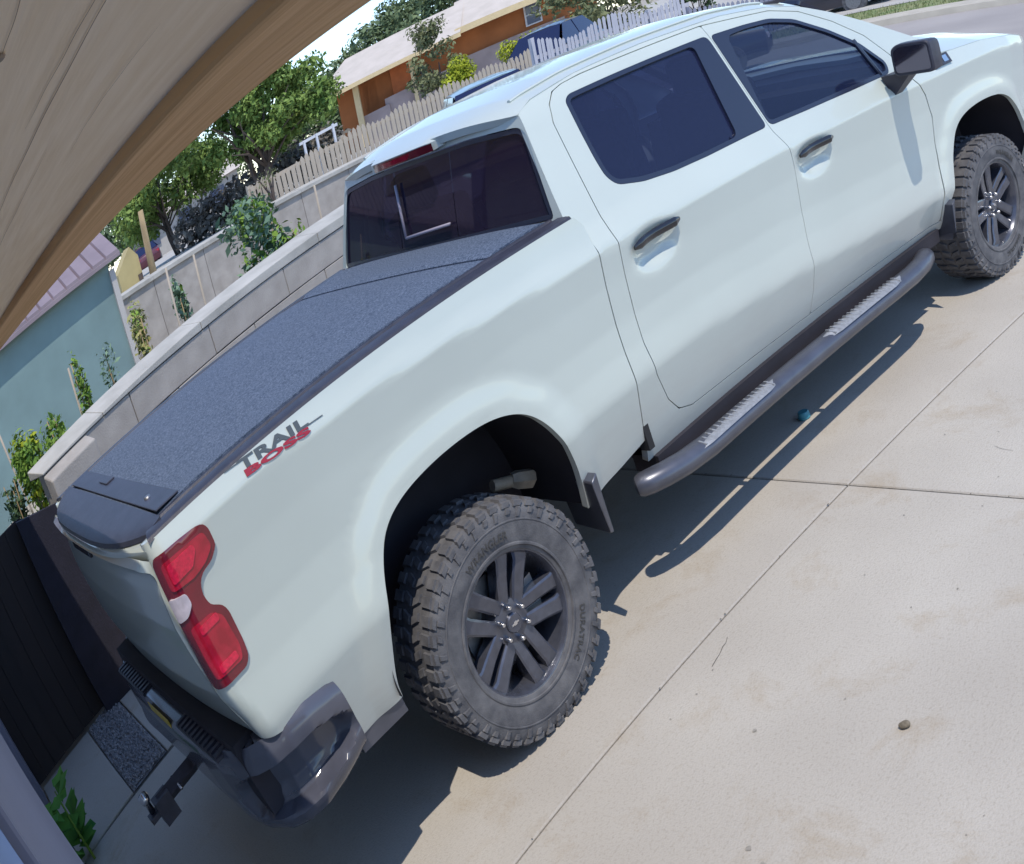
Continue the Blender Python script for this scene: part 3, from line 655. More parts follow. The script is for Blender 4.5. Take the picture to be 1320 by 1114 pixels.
def tree(name, label, loc, height, rad, mat, n=5000, leaf=.16, trunk_h=None, stems=1, seed=1, cat='tree', group=None, bark='bark', clumps=None, squash=1.0, crown='crown'):
    t = thing(name, loc, label, cat, group); r = random.Random(seed); th = trunk_h if trunk_h is not None else height * .35
    m = MB(); tr_ = max(.03, height * .018)
    for s in range(stems):
        a = r.uniform(0, 6.28); o = tr_ * 1.5 if stems > 1 else 0; lean = .35 if stems > 1 else .08
        p0 = Vector((o * math.cos(a), o * math.sin(a), -.1)); p1 = Vector((math.cos(a) * lean * th, math.sin(a) * lean * th, th)); p2 = p1 + Vector((math.cos(a + .5) * lean * th * .8, math.sin(a + .5) * lean * th * .8, height * .3))
        m.tube([p0, p0.lerp(p1, .5) + Vector((r.uniform(-.05, .05), r.uniform(-.05, .05), 0)), p1, p2], [tr_ * 1.3, tr_, tr_ * .8, tr_ * .3], 8)
        for k in range(4):
            b = r.uniform(0, 6.28); q = p0.lerp(p1, r.uniform(.6, 1)); e = q + Vector((math.cos(b) * rad * .7, math.sin(b) * rad * .7, height * r.uniform(.15, .35)))
            m.tube([q, q.lerp(e, .5) + Vector((0, 0, .04 * height)), e], [tr_ * .55, tr_ * .35, tr_ * .12], 6)
    m.build('trunk', bark, t, True)
    if clumps is None:
        clumps = []; ch = height - th
        for k in range(26):
            a = r.uniform(0, 6.28); q = r.uniform(0, 1) ** .6; z = th + ch * r.uniform(.05, .98); rr = rad * q * (1 - .55 * max(0, (z - th) / ch - .45)); cr = rad * r.uniform(.24, .42)
            clumps.append(((rr * math.cos(a), rr * math.sin(a), z), (cr, cr, cr * .8 * squash), 1))
    V, F = leaf_mesh(clumps, n, leaf, seed); fast_mesh(crown, V, F, mat, t, (0, 0, 0)); return t
def on_t(az, D): x, y = B(az, D); return (x, y, float(h2(x)) if y > 15 else float(h1(x)))
p = on_t(65.6, 28.5)
cl = []
r_ = random.Random(3)
for k in range(100):
    a = r_.uniform(-1.7, 1); lo_ = 1.55 - .55 * a if a < 0 else 1.55 - .35 * a; hi_ = 2.75 if a > .45 else 2.75 + (0.45 - a) * 2.2
    cl.append(((a * 1.75, r_.uniform(-1.6, 1.6) - a * .8, lo_ + (hi_ - lo_) * r_.random()), (.46, .46, .36), 1))
tree('big_tree', 'big leafy green tree with several dark stems behind the picket fence', p, 4.6, 2.0, 'leaf_mid', 48000, .075, 1.3, 5, 3, clumps=cl)
p = on_t(71.5, 33); tree('left_tree', 'smaller green tree left of the big one, under the eave edge', p, 3.6, 1.9, 'leaf_mid', 20000, .085, 1.2, 2, 5)
p = on_t(67.2, 31)
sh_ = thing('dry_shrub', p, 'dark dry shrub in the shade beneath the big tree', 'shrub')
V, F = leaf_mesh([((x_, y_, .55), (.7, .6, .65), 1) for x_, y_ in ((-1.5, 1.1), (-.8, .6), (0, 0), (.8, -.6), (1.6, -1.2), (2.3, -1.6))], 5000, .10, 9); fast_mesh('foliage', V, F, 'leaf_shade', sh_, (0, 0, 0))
p = (7.1, 15.35, 1.36); bt_ = thing('bare_tree', p, 'small bare forked tree in front of the tan picket fence', 'tree'); m = MB()
for e in ((-.22, .1, .62), (.12, 0, .60), (.02, .1, .66)): m.tube([(0, 0, -.2), (e[0] * .25, 0, .2), e], [.035, .025, .010], 6)
m.build('trunk', 'bark', bt_, True)
V, F = leaf_mesh([((-.12, 0, .5), (.2, .15, .18), 1), ((.08, 0, .52), (.15, .15, .15), 1)], 120, .03, 4); fast_mesh('crown', V, F, 'leaf_olive', bt_, (0, 0, 0))
FT = [(63.3, 84, 4.6, 4, 'low far tree touching the right side of the big tree crown'), (61.2, 80, 6.0, 3.2, 'far tree beyond the left end of the tan house roof'), (59.6, 82, 6.9, 3.4, 'second far tree from the sky gap, over the tan roof'), (58.1, 80, 7.9, 3.6, 'rounded far tree over the middle of the tan roof'), (56.6, 84, 9.2, 4.0, 'tallest far tree rising to the top edge over the tan roof'), (54.6, 80, 10.0, 4.5, 'far tree above the ridge of the orange house'), (52, 82, 11, 5, 'far tree at the top edge right of the roof ridge'), (69.0, 85, 6.0, 4.0, 'far tree behind the pale grey house'), (73.5, 80, 6.6, 3.6, 'far tree over the yellow shed'), (76.0, 70, 5.2, 3.0, 'leftmost far tree beside the lilac roof')]
for i, (az, D, h, rd, lab) in enumerate(FT):
    p = on_t(az, D); tree('far_tree', lab, (p[0], p[1], p[2]), h, rd, 'leaf_far', 5000, .22, h * .2, 1, 20 + i, group='trees beyond the far house')
p = on_t(55.5, 40); tree('olive_tree', 'small grey green tree in front of the orange house wall', p, 3.5, 1.1, 'leaf_olive', 3800, .085, .9, 2, 11)
p = on_t(54.3, 33); cl = [((x_, 0, z_), (.38, .38, .32), 1) for x_, z_ in ((0, 1.0), (.3, 1.1), (-.3, .9), (.1, 1.35), (-.15, .6), (.3, .7))]
tree('yellow_bush', 'bright yellow green rounded bush beside the tan fence', p, 1.4, .6, 'leaf_yellow', 3000, .06, .4, 3, 12, 'bush', clumps=cl)
p = on_t(49.3, 36); cl = [((k * .45 * UV[0], k * .45 * UV[1], .72 + .05 * (k % 2)), (.42, .42, .36), 1) for k in range(-3, 4)]
tree('hedge', 'yellow green clipped hedge under the white house window', (p[0], p[1], p[2] + .55), 1.2, .5, 'leaf_yellow', 3600, .06, .3, 3, 13, 'hedge', clumps=cl)
p = on_t(46.3, 33); tree('green_bush', 'big dark green bush at the top edge behind the white fence', p, 3.6, 1.6, 'leaf_olive', 5200, .09, .5, 3, 14, 'bush')
p = on_t(41.5, 32); tree('corner_bush', 'dark bush growing through the white fence near the truck roof', p, 2.1, .6, 'leaf_dark', 2200, .07, .3, 3, 15, 'bush')
# garden plants between the two walls
def garden_plant(name, label, x, y, top, wd, mat, n, leaf, cat='plant', seed=1, stake=False, mat2=None):
    z0 = float(h1(x)); t = thing(name, (x, y, z0), label, cat); r = random.Random(seed); h = top - z0; cl = []
    for k in range(12): q = r.random(); cl.append(((r.uniform(-.5, .5) * wd * (1.1 - q * .7), r.uniform(-.5, .5) * wd * .6, .05 + h * q * .92), (wd * .26, wd * .24, h * .13 + .02), 1))
    V, F = leaf_mesh(cl, int(n * 2.2), leaf, seed, .3); fast_mesh('leaves', V, F, mat, t, (0, 0, 0))
    if mat2: V, F = leaf_mesh(cl[:6], int(n * 1.1), leaf * .9, seed + 50, .3); fast_mesh('leaves', V, F, mat2, t, (0, 0, 0))
    m = MB()
    for k in range(3): e = (r.uniform(-.3, .3) * wd, r.uniform(-.1, .1), h * r.uniform(.85, 1.0)); m.tube([(0, 0, -.05), (e[0] * .5, 0, h * .5), e], [.012, .009, .005], 5)
    m.build('stem', 'tanbark', t, True); return t
garden_plant('climbing_vine', 'large climbing vine with yellow green leaves over the garden behind the truck cab', 2.20, 5.1, 1.86, .80, 'leaf_blue', 1300, .040, 'vine', 31, mat2='leaf_garden')
garden_plant('leafy_plant', 'small leafy plant with a pale heart, left of the climbing vine', 1.24, 5.1, 1.66, .22, 'leaf_blue', 420, .032, 'plant', 32, mat2='leaf_garden')
garden_plant('stalk_plant', 'clump of straw yellow stalks by the corner of the teal shed', .78, 5.1, 1.74, .28, 'leaf_straw', 620, .030, 'plant', 33, mat2='leaf_garden')
garden_plant('tall_weed', 'tall narrow green weed against the teal shed wall', .02, 5.1, 1.70, .17, 'leaf_garden', 480, .028, 'plant', 34)
garden_plant('low_bush', 'bright green low bush just behind the coping', -.33, 5.1, 1.44, .58, 'leaf_garden', 800, .030, 'bush', 35)
garden_plant('end_bush', 'yellow green bush at the left end of the block wall', -.76, 4.6, 1.48, .46, 'leaf_garden', 1000, .032, 'bush', 36, mat2='leaf_yellow')
garden_plant('edge_weed', 'dark weed at the left edge above the gate', -1.02, 4.7, 1.36, .24, 'leaf_dark', 420, .030, 'plant', 37)
garden_plant('grey_weed', 'grey green weed with thin leaves before the shed corner', .42, 5.4, 1.58, .26, 'leaf_blue', 360, .028, 'plant', 38)
garden_plant('sprig', 'tiny yellow green sprig right of the climbing vine', 2.62, 5.1, 1.50, .12, 'leaf_garden', 180, .026, 'plant', 39)
for x, y, z1, ln_, lab in ((-.80, 5.3, 1.74, .10, 'thin pale garden stake leaning at the far left'), (1.08, 5.0, 1.84, -.06, 'thin pale garden stake beside the stalk plant'), (1.50, 5.3, 1.78, -.05, 'thin garden stake near the small leafy plant'), (-.08, 5.2, 1.66, -.05, 'pale garden stake by the tall weed'), (2.92, 5.2, 1.72, -.03, 'pale garden stake near the truck cab')):
    m = MB(); z0 = float(h1(x)); m.tube([(0, 0, -.1), (-ln_, 0, z1 - z0)], .011, 6); o = m.build('garden_stake', 'tan_picket', None, True); o.location = (x, y, z0); tag(o, lab, 'stake', 'garden stakes')
t = thing('capped_post', (2.60, 5.35, float(h1(2.6))), 'dark garden post with a slanted white cap board', 'post')
m = MB(); m.box((0, 0, .24), (.05, .05, .52)); m.build('post', 'bark', t); m = MB(); m.box((.05, 0, .52), (.26, .10, .03), Matrix.Rotation(-.1, 3, 'Y')); m.build('cap_board', 'white', t)
t = thing('blue_tub', (-1.36, 4.2, float(h1(-1.3))), 'pale blue plastic tub at the far left behind the gate', 'tub')
m = MB(); m.lathe([(.001, 0), (.11, 0), (.14, .20), (.15, .20), (.15, .22), (.13, .22), (.10, .02), (.001, .02)], 20, 'z'); m.build('tub', pm('blue_plastic', (.16, .36, .50), .5, var=.05), t, True)
# broad-leaved plant beside the near door frame
t = thing('doorway_plant', (-1.875, 1.50, 0), 'bright green broad leaved plant growing beside the near door frame', 'plant')
r = random.Random(8); 
for k in range(30):
    a = r.uniform(0, 6.28); l = r.uniform(.10, .16); z = r.uniform(.05, .36); dx, dy = math.cos(a), math.sin(a); m = MB(); w_ = l * .56; up_ = r.uniform(-.02, .12)
    bx, by = .03 * dx, .10 * math.sin(k * 1.7)
    m.add([(bx, by, z), (bx + dx * l * .45 - dy * w_, by + dy * l * .45 + dx * w_, z + up_ * .6), (bx + dx * l * .5, by + dy * l * .5, z + up_ * .8 - .006), (bx + dx * l * .45 + dy * w_, by + dy * l * .45 - dx * w_, z + up_ * .6), (bx + dx * l, by + dy * l, z + up_)], [(0, 2, 1), (0, 3, 2), (1, 2, 4), (2, 3, 4)]); m.build('leaf', 'leaf_bright', t, True)
m = MB()
for k in range(3): m.tube([(0, (k - 1) * .06, 0), (.01, (k - 1) * .09, .2), (.02, (k - 1) * .1, .34)], [.010, .008, .005], 6)
m.build('stem', 'leaf_garden', t, True)

# ---- far buildings and yard things
HOU = hp_(0, 50)
hz = -math.radians(38)
fh = thing('ranch_house', (HOU[0], HOU[1], float(h2(HOU[0]))), 'low orange walled house with a broad tan roof across the street', 'house', rz=hz)
h0 = float(h2(HOU[0]))
def hb(name, mat, c, d, parent=fh): m = MB(); m.box((c[0], c[1], c[2] - h0), d); return m.build(name, mat, parent)
wl = hb('wall', 'orange', (7.2, 5.0, 1.8), (11.6, 7, 3.6)); hb('wall', 'orange', (1.1, 4.5, 1.75), (2.0, 6, 3.5)); 
hb('porch_wall', 'low_wall', (4.3, .75, 1.3), (3.6, .2, 1.7)); hb('porch_wall', 'low_wall', (1.9, .6, 1.1), (1.6, .2, 1.5)); hb('base_wall', 'low_wall', (8.6, 1.35, 1.35), (5.6, .25, 2.0))
hb('post', 'fascia', (1.25, .35, 2.0), (.28, .28, 3.0)); hb('post', 'fascia', (4.05, .45, 2.2), (.18, .18, 2.7)); 
hb('door', pm('orange_door', (.50, .14, .04), .7, var=.1), (3.45, 1.43, 2.3), (1.1, .08, 2.2)); 
wn = hb('window', 'white', (10.0, 1.45, 3.05), (.80, .12, 1.05)); hb('pane', pm('far_pane', (.10, .12, .18), .1, var=0), (10.0, 1.37, 3.28), (.64, .03, .42), wn); hb('pane', MT['far_pane'] if 'far_pane' in MT else bpy.data.materials['far_pane'], (10.0, 1.37, 2.80), (.64, .03, .42), wn)
m = MB(); m.hexa([(-.9, -.6, 3.50 - h0), (6.6, -.6, 3.55 - h0), (6.6, 8.8, 3.5 - h0), (-.9, 8.8, 3.5 - h0), (.6, 3.2, 4.95 - h0), (6.9, 3.2, 5.05 - h0), (6.9, 5.0, 5.05 - h0), (.9, 5.0, 4.95 - h0)]); m.build('roof', 'roof_tan', fh)
m = MB(); m.hexa([(6.3, -.2, 3.60 - h0), (14, -.2, 3.75 - h0), (14, 9.3, 3.7 - h0), (6.3, 9.3, 3.6 - h0), (6.4, 3.6, 5.2 - h0), (13.6, 3.6, 5.4 - h0), (13.6, 5.4, 5.4 - h0), (6.4, 5.4, 5.2 - h0)]); m.build('roof', 'roof_tan', fh)
hb('fascia', 'fascia', (2.85, -.62, 3.44), (7.5, .06, .20)); hb('fascia', 'fascia', (10.2, -.22, 3.62), (7.7, .06, .30))
p = on_t(70.8, 72); gh = thing('grey_house', p, 'pale grey house half hidden by the trees on the left', 'house', rz=-math.radians(20))
m = MB(); m.box((0, 3, 1.2), (9, 6, 2.5)); m.build('wall', 'pale_wall', gh); m = MB(); m.hexa([(-5, -.6, 2.4), (5, -.6, 2.4), (5, 6.6, 2.4), (-5, 6.6, 2.4), (-4.6, 3, 3.6), (4.6, 3, 3.6), (4.6, 3.2, 3.6), (-4.6, 3.2, 3.6)]); m.build('roof', 'roof_tan', gh)
for x in (-2.6, .2, 2.8): m = MB(); m.box((x, -.04, 1.4), (1.1, .1, 1.1)); m.build('window', bpy.data.materials['far_pane'], gh)
t = thing('yellow_shed', (3.98, 16.6, float(h2(4))), 'small yellow board shed at the corner of the teal shed', 'shed')
m = MB(); pr = [(-.30, 0), (.26, 0), (.26, .55), (.10, .80), (-.30, .45)]; m.add([(u, 0, v) for u, v in pr] + [(u, .5, v) for u, v in pr], [(0, 1, 2, 3, 4), (9, 8, 7, 6, 5)] + [(5 + i, 5 + (i + 1) % 5, (i + 1) % 5, i) for i in range(5)]); m.build('wall', 'yellow', t)
m = MB(); m.box((.20, -.02, .13), (.10, .03, .16)); m.build('hatch', 'bark', t)
m = MB(); m.tube([(0, 0, -.1), (.02, 0, .5), (.05, 0, 1.3)], [.09, .075, .06], 10); o = m.build('tree_stump', 'tanbark', None, True); o.location = (4.42, 16.4, float(h2(4.4))); tag(o, 'bare tan tree trunk beside the yellow shed', 'tree trunk')
t = thing('white_arbour', (8.8, 15.9, float(h2(8.8))), 'white post and rail arbour rising above the tan fence', 'arbour')
for x in (-.45, -.12, .32): m = MB(); m.box((x, 0, .42), (.045, .045, 1.10 + x * .1)); m.build('post', 'white', t)
for z in (.55, .93): m = MB(); m.box((-.05, .03, z), (1.0, .04, .06)); m.build('rail', 'white', t)
# ---- parked cars
MT['car_glass'] = pm('car_glass', (.012, .016, .055), .08, var=0, spec=.6)
def car(name, label, loc, rz, paint, ln=4.6, h=1.46, group=None):
    t = thing(name, loc, label, 'car', group, rz); wd = .90
    # body as stations along x: half width, bottom, belt
    S = [(-ln / 2, .62, .42, .72), (-ln / 2 + .08, .78, .30, .84), (-ln * .33, .88, .24, .95), (-ln * .1, .90, .22, .95), (ln * .15, .90, .22, .94), (ln * .30, .88, .24, .86), (ln / 2 - .12, .80, .28, .76), (ln / 2, .60, .40, .62)]
    V = []
    for x, w_, b, tp in S: V += [(x, -w_ * .92, b), (x, -w_, b + .2), (x, -w_, tp - .12), (x, -w_ * .90, tp), (x, 0, tp + .03), (x, w_ * .90, tp), (x, w_, tp - .12), (x, w_, b + .2), (x, w_ * .92, b)]
    F = [(i * 9 + j, (i + 1) * 9 + j, (i + 1) * 9 + (j + 1) % 9, i * 9 + (j + 1) % 9) for i in range(len(S) - 1) for j in range(9)] + [tuple(range(8, -1, -1)), tuple((len(S) - 1) * 9 + j for j in range(9))]
    m = MB(); m.add(V, F); m.build('body', paint, t, True, angle=40)
    a = [(-ln * .36, .94), (-ln * .20, h - .04), (ln * .02, h), (ln * .12, h - .04), (ln * .28, .92)]
    for nm, mat, k in (('roof', paint, 1.0),):
        m = MB(); V = []
        for x, z in ((-ln * .21, h - .05), (-ln * .1, h - .005), (ln * .03, h), (ln * .12, h - .05)): V += [(x, -.60, z - .03), (x, -.3, z + .012), (x, .3, z + .012), (x, .60, z - .03)]
        n0 = len(V); V += [(x, y, z - .03) for x, y, z in V]
        F = [(i * 4 + j, (i + 1) * 4 + j, (i + 1) * 4 + j + 1, i * 4 + j + 1) for i in range(3) for j in range(3)]; ring = [0, 1, 2, 3, 7, 11, 15, 14, 13, 12, 8, 4]
        F += [(ring[(q + 1) % 12], ring[q], ring[q] + n0, ring[(q + 1) % 12] + n0) for q in range(12)]
        m.add(V, F); m.build('roof', paint, t, True, angle=40)
    def quad(nm, P, mat='car_glass'): m = MB(); m.add(P + [(x * .96, y * .96, z - .02) for x, y, z in P], [(0, 1, 2, 3), (7, 6, 5, 4), (0, 4, 5, 1), (1, 5, 6, 2), (2, 6, 7, 3), (3, 7, 4, 0)]); m.build(nm, mat, t)
    quad('windshield', [(ln * .285, -.76, .90), (ln * .285, .76, .90), (ln * .125, .58, h - .06), (ln * .125, -.58, h - .06)])
    quad('rear_window', [(-ln * .36, .74, .95), (-ln * .36, -.74, .95), (-ln * .215, -.58, h - .06), (-ln * .215, .58, h - .06)])
    for s in (-1, 1):
        for x0, x1, x2, x3 in ((-ln * .335, -ln * .03, -ln * .03, -ln * .20), (-ln * .015, ln * .265, ln * .11, -ln * .015)):
            quad('side_window', [(x0, s * .83, .945), (x1, s * .83, .93), (x2, s * .61, h - .065), (x3, s * .61, h - .065)])
        for x in (-ln * .30, ln * .31):
            m = MB(); m.lathe([(.001, -.09), (.20, -.09), (.21, -.10), (.30, -.10), (.32, -.06), (.32, .06), (.30, .10), (.001, .10)], 24, 'y', (x, s * .80, .32)); wo2 = m.build('wheel', 'rubber', t, True, angle=40); m = MB(); m.lathe([(.001, -.012), (.19, -.012), (.20, .012), (.001, .012)], 20, 'y', (x, s * .905, .32)); m.build('hubcap', 'dull_steel', wo2, True, angle=40)
        m = MB(); m.box((ln / 2 - .10, s * .62, .62), (.10, .26, .12)); bevel(m.build('headlight', 'white_lens', t), .02); m = MB(); m.box((-ln / 2 + .06, s * .62, .72), (.08, .24, .12)); bevel(m.build('tail_light', 'red_lens', t), .02)
    return t
MT['car_silver'] = pm('silver_blue_paint', (.22, .30, .34), .3, var=.03, coat=.5); MT['car_dark'] = pm('dark_car_paint', (.030, .032, .050), .3, var=.05, coat=.5); MT['car_maroon'] = pm('maroon_paint', (.10, .022, .035), .4, var=.1, coat=.3)
p = B(53.3, 19.6); car('parked_car', 'silver blue car just beyond the truck roof, in front of the tan fence', (p[0], p[1], .20), math.radians(62), 'car_silver', 4.3, 1.50)
p = B(49.2, 27.5); car('parked_car', 'dark car with a slanted windshield behind the white scalloped fence', (p[0], p[1], .66), math.radians(205), 'car_dark', 4.3, 1.52)
p = B(44.4, 20.4); car('parked_car', 'dark low car right behind the truck roof, below the white fence', (p[0], p[1], .03), math.radians(-46), 'car_dark', 4.4, 1.46)
p = B(35.6, 29.0); car('parked_car', 'dark car across the street at the top edge right', (p[0], p[1], .02), math.radians(100), 'car_dark', 4.6, 1.45)
p = on_t(73.6, 60); car('parked_car', 'maroon car near the yellow shed on the far left', (p[0], p[1], p[2] - .25), math.radians(80), 'car_maroon', 4.2, 1.4)
# ---- small things on the driveway
m = MB(); bm = bmesh.new(); bmesh.ops.create_icosphere(bm, subdivisions=3, radius=.016)
for v in bm.verts: v.co *= 1 + .18 * math.sin(v.co.x * 170) * math.cos(v.co.y * 140 + 1); v.co.z *= .7
me = bpy.data.meshes.new('pebble'); bm.to_mesh(me); bm.free(); o = bpy.data.objects.new('pebble', me); COL.objects.link(o); me.materials.append(pm('brown_pebble', (.10, .085, .06), .8, scale=60, col2=(.22, .18, .13))); o.location = (.305, -2.235, .010); tag(o, 'small brown pebble lying alone on the sunlit concrete', 'pebble')
for p_ in me.polygons: p_.use_smooth = True
t = thing('bottle_cap', (2.02, -.742, .0), 'teal bottle cap in the shadow beside the running board', 'bottle cap')
m = MB(); m.lathe([(.001, 0), (.026, 0), (.028, .004), (.028, .030), (.024, .036), (.001, .036)], 20, 'z'); m.build('cap', pm('teal_plastic', (.06, .26, .32), .4, var=.1), t, True, angle=40)
m = MB(); m.lathe([(.0285, .004), (.031, .006), (.031, .012), (.0285, .014)], 20, 'z'); m.build('cap_ring', bpy.data.materials['teal_plastic'], t, True, angle=40)
# ================================================================== the pickup truck
ZF = [(3.05, 1.375), (3.4, 1.365), (3.9, 1.345), (4.3, 1.30), (4.6, 1.235), (4.75, 1.17)]
def hoodz(x, y):
    zc = np.interp(x, [3.35, 3.6, 3.9, 4.2, 4.5, 4.65, 4.75], [1.405, 1.437, 1.42, 1.378, 1.315, 1.265, 1.19])
    ze = I(x, ZF); u = np.abs(y) / .945
    return ze + (zc - ze) * (1 - np.clip(u, 0, 1.1) ** 3.2) + .016 * np.exp(-((np.abs(y) - .50) / .09) ** 2) * (zc > 0)
def hood_f(x, y): return np.stack([x, y, hoodz(x, y)], -1)
def shield_f(u, v):
    xe = 3.44 - v * .72; ze = 1.425 + v * .425
    yh = .80 - .125 * v
    bow = (1 - np.abs(u) ** 2.2)
    return np.stack([xe + bow * .16 * (1 - .55 * v), u * yh, ze + bow * (.0 + .03 * v)], -1)
TO = (1.85, 0, 0)
truck = thing('pickup_truck', TO, 'big white crew cab pickup truck parked on the driveway, tailgate towards the house', 'pickup truck')
DIVIDE = [(1.955, 1.906), (2.005, 1.363), (2.03, 1.293), (2.053, 1.175), (2.045, .945), (2.03, .809), (2.026, .714), (2.022, .632), (1.998, .528)]
RD = [(1.225, 1.910), (1.120, 1.905), (1.060, 1.892), (1.013, 1.850), (.987, 1.781), (.978, 1.563), (.968, 1.339), (.968, 1.196), (.968, 1.04), (.966, .90), (.979, .771), (1.024, .645), (1.078, .578), (1.157, .550), (1.27, .545)]
rear_door = rounded([*DIVIDE, *RD[::-1]], .012, 2)
FD_TOP = [(1.955, 1.906), (2.397, 1.866), (2.58, 1.815), (2.77, 1.715), (2.94, 1.592), (3.05, 1.455), (3.075, 1.372)]
FD_FR = [(3.105, 1.30), (3.177, 1.194), (3.217, 1.07), (3.201, .864), (3.158, .614), (3.160, .515)]
front_door = rounded([*FD_TOP, *FD_FR, *DIVIDE[::-1][:-1]], .012, 2)
RW = [(1.866, 1.856), (1.631, 1.857), (1.337, 1.857), (1.115, 1.856), (1.085, 1.835), (1.080, 1.713), (1.078, 1.585), (1.083, 1.511), (1.114, 1.465), (1.236, 1.429), (1.401, 1.407), (1.598, 1.397), (1.825, 1.393)]
FW = [(2.040, 1.842), (1.996, 1.390), (2.269, 1.380), (2.618, 1.373), (2.967, 1.372), (2.990, 1.43), (2.873, 1.569), (2.71, 1.684), (2.52, 1.790), (2.364, 1.832), (2.194, 1.844)]
RWT = [(1.946, 1.857), *RW[1:12], (1.992, 1.392)]
FWT = [(1.966, 1.852), (2.012, 1.390), *FW[2:]]
def on_side(V, mirror):
    return V * [1, -1, 1] if mirror else V
def side_solid(name, mat, fn, parent, mirror):
    """fn(MB) builds on the right side; mirrored for the left"""
    m = MB(); fn(m)
    if mirror: m.V = [(v[0], -v[1], v[2]) for v in m.V]; m.F = [f[::-1] for f in m.F]
    return m.build(name, mat, parent, True, TO, 35)
def cap_bar(m, s0, z0, s1, z1, out, r, n=12):
    """rounded bar standing off the side"""
    k = np.linspace(0, 1, 9); S = s0 + (s1 - s0) * k; Z = z0 + (z1 - z0) * k
    P = side(S, Z); o = out * np.clip(np.minimum(k, 1 - k) * 7, 0.25, 1) ** .5
    P[:, 1] -= o
    m.tube(P, [(r[0] * min(1, .45 + 5 * min(a, 1 - a)), r[1] * min(1, .45 + 5 * min(a, 1 - a))) for a in k], n)
MT['mgl'] = pm('mirror_glass', (.16, .15, .19), .06, metal=.9, var=0)
for mir in (False, True):
    kw = dict(mirror=mir, off=TO)
    cabpoly = [(.867, .475), (.867, 1.33), (.862, 1.41), (.845, 1.455), *[(x_, z_) for z_, x_, y_ in BE], (.90, 1.882), (.95, 1.897), (1.2, 1.923), (1.6, 1.928), (2.1, 1.918), (2.4, 1.885), (2.6, 1.84), (2.8, 1.76), (3.0, 1.663), (3.2, 1.558), (3.36, 1.474), (3.40, 1.44), (3.34, 1.385),
               (3.082, 1.378), *[(a + .003, b + .002) for a, b in FD_TOP[::-1][1:-1]], (1.955, 1.9085), (1.225, 1.9125), *[(a - .0025, b + .001) for a, b in RD[1:12]], (1.0765, .5755), (1.157, .547), (1.27, .5425), (1.998, .5255), (3.160, .512), (3.19, .509), (3.19, .465)]
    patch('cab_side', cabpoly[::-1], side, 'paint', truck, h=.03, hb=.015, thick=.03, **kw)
    for nm, door, win, trim, gl, hx in (('door', rear_door, RW, RWT, 'side_glass', (1.035, 1.240, 1.288, 1.250)), ('door', front_door, FW, FWT, 'front_glass', (2.093, 1.217, 2.333, 1.229))):
        hole = rounded(trim, .03, 4)
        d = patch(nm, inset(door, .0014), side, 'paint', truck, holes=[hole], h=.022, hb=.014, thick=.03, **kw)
        gw = rounded(inset(win, .020), .035, 5)
        t = patch('window_trim', inset(hole, .001), side, 'trim', d, holes=[gw], h=.03, hb=.014, thick=.02, lift=.001, **kw)
        patch('window', inset(gw, -.004), side, gl, d, h=.05, hb=.02, skin_only=True, lift=-.010, **kw)
        side_solid('door_handle', 'gloss_black', lambda m: cap_bar(m, hx[0], hx[1], hx[2], hx[3], .026, (.012, .019)), d, mir)
    # front quarter light divider bar of the front window
    side_solid('quarter_light_bar', 'trim', lambda m: m.tube([side(np.array([2.845]), np.array([1.59]))[0] + Vector((0, .004, 0)), side(np.array([2.90]), np.array([1.38]))[0] + Vector((0, .004, 0))], (.012, ) * 2, 8), d, mir)
    # fender
    A = ARCH + [3.746, -.03]
    fen = [(3.166, .515), (3.164, .614), (3.207, .864), (3.223, 1.07), (3.183, 1.196), (3.111, 1.302), (3.088, 1.372), *[(x, z - .002) for x, z in ZF[1:5]], (4.70, 1.19), (4.70, 1.02), (4.60, .86), (4.46, .70), (4.30, .56), *[tuple(p) for p in A[::-1]], (3.21, .50)]
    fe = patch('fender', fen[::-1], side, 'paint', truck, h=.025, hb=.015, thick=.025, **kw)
    # bed side
    BED = 1.0
    bed = [(.828, 1.452), (.858, 1.405), (.862, 1.34), (.862, .567), (.72, .545), (.49, .52), *[tuple(p) for p in ARCH[::-1][1:]], (-.735, .52), (-.733, .62), (-.755, .67), (-.82, .725), (-1.04, .775), (-1.146, .80), (-1.146, 1.452)]
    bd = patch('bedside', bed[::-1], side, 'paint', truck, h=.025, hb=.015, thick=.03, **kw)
    # grey lower sill behind and ahead of the wheel
    def sill(m):
        for s0, s1, z1 in ((-.745, -.53, .52),):
            a = side(np.array([s0, s1]), np.array([z1, z1]))
            m.hexa([(s0, a[0][1] + .012, z1 - .055), (s1, a[1][1] + .012, z1 - .055), (s1, a[1][1] + .10, z1 - .055), (s0, a[0][1] + .10, z1 - .055), (s0, a[0][1] + .010, z1 + .01), (s1, a[1][1] + .010, z1 + .01), (s1, a[1][1] + .1, z1 + .01), (s0, a[0][1] + .1, z1 + .01)])
    side_solid('lower_sill', 'board', sill, bd, mir)
    def slot(m):
        a = side(np.array([.874]), np.array([.60]))[0]
        m.box((.876, a[1] + .02, .575), (.030, .05, .10))
    side_solid('gap_block', 'gap', slot, truck, mir)
    # tail light
    TL = [(-1.100, 1.409), (-.998, 1.404), (-.930, 1.399), (-.903, 1.390), (-.892, 1.370), (-.890, 1.317), (-.924, 1.291), (-.968, 1.283), (-.990, 1.265), (-.999, 1.232), (-.990, 1.196), (-.953, 1.170), (-.943, 1.144), (-.944, 1.053), (-.952, 1.005), (-.976, .985), (-1.063, .985), (-1.100, .988), (-1.118, 1.000), (-1.118, 1.128), (-1.116, 1.286), (-1.114, 1.390)]
    tl = patch('tail_light', rounded(TL, .012, 2), side, 'dark_red', truck, h=.02, hb=.012, thick=.012, lift=.007, **kw)
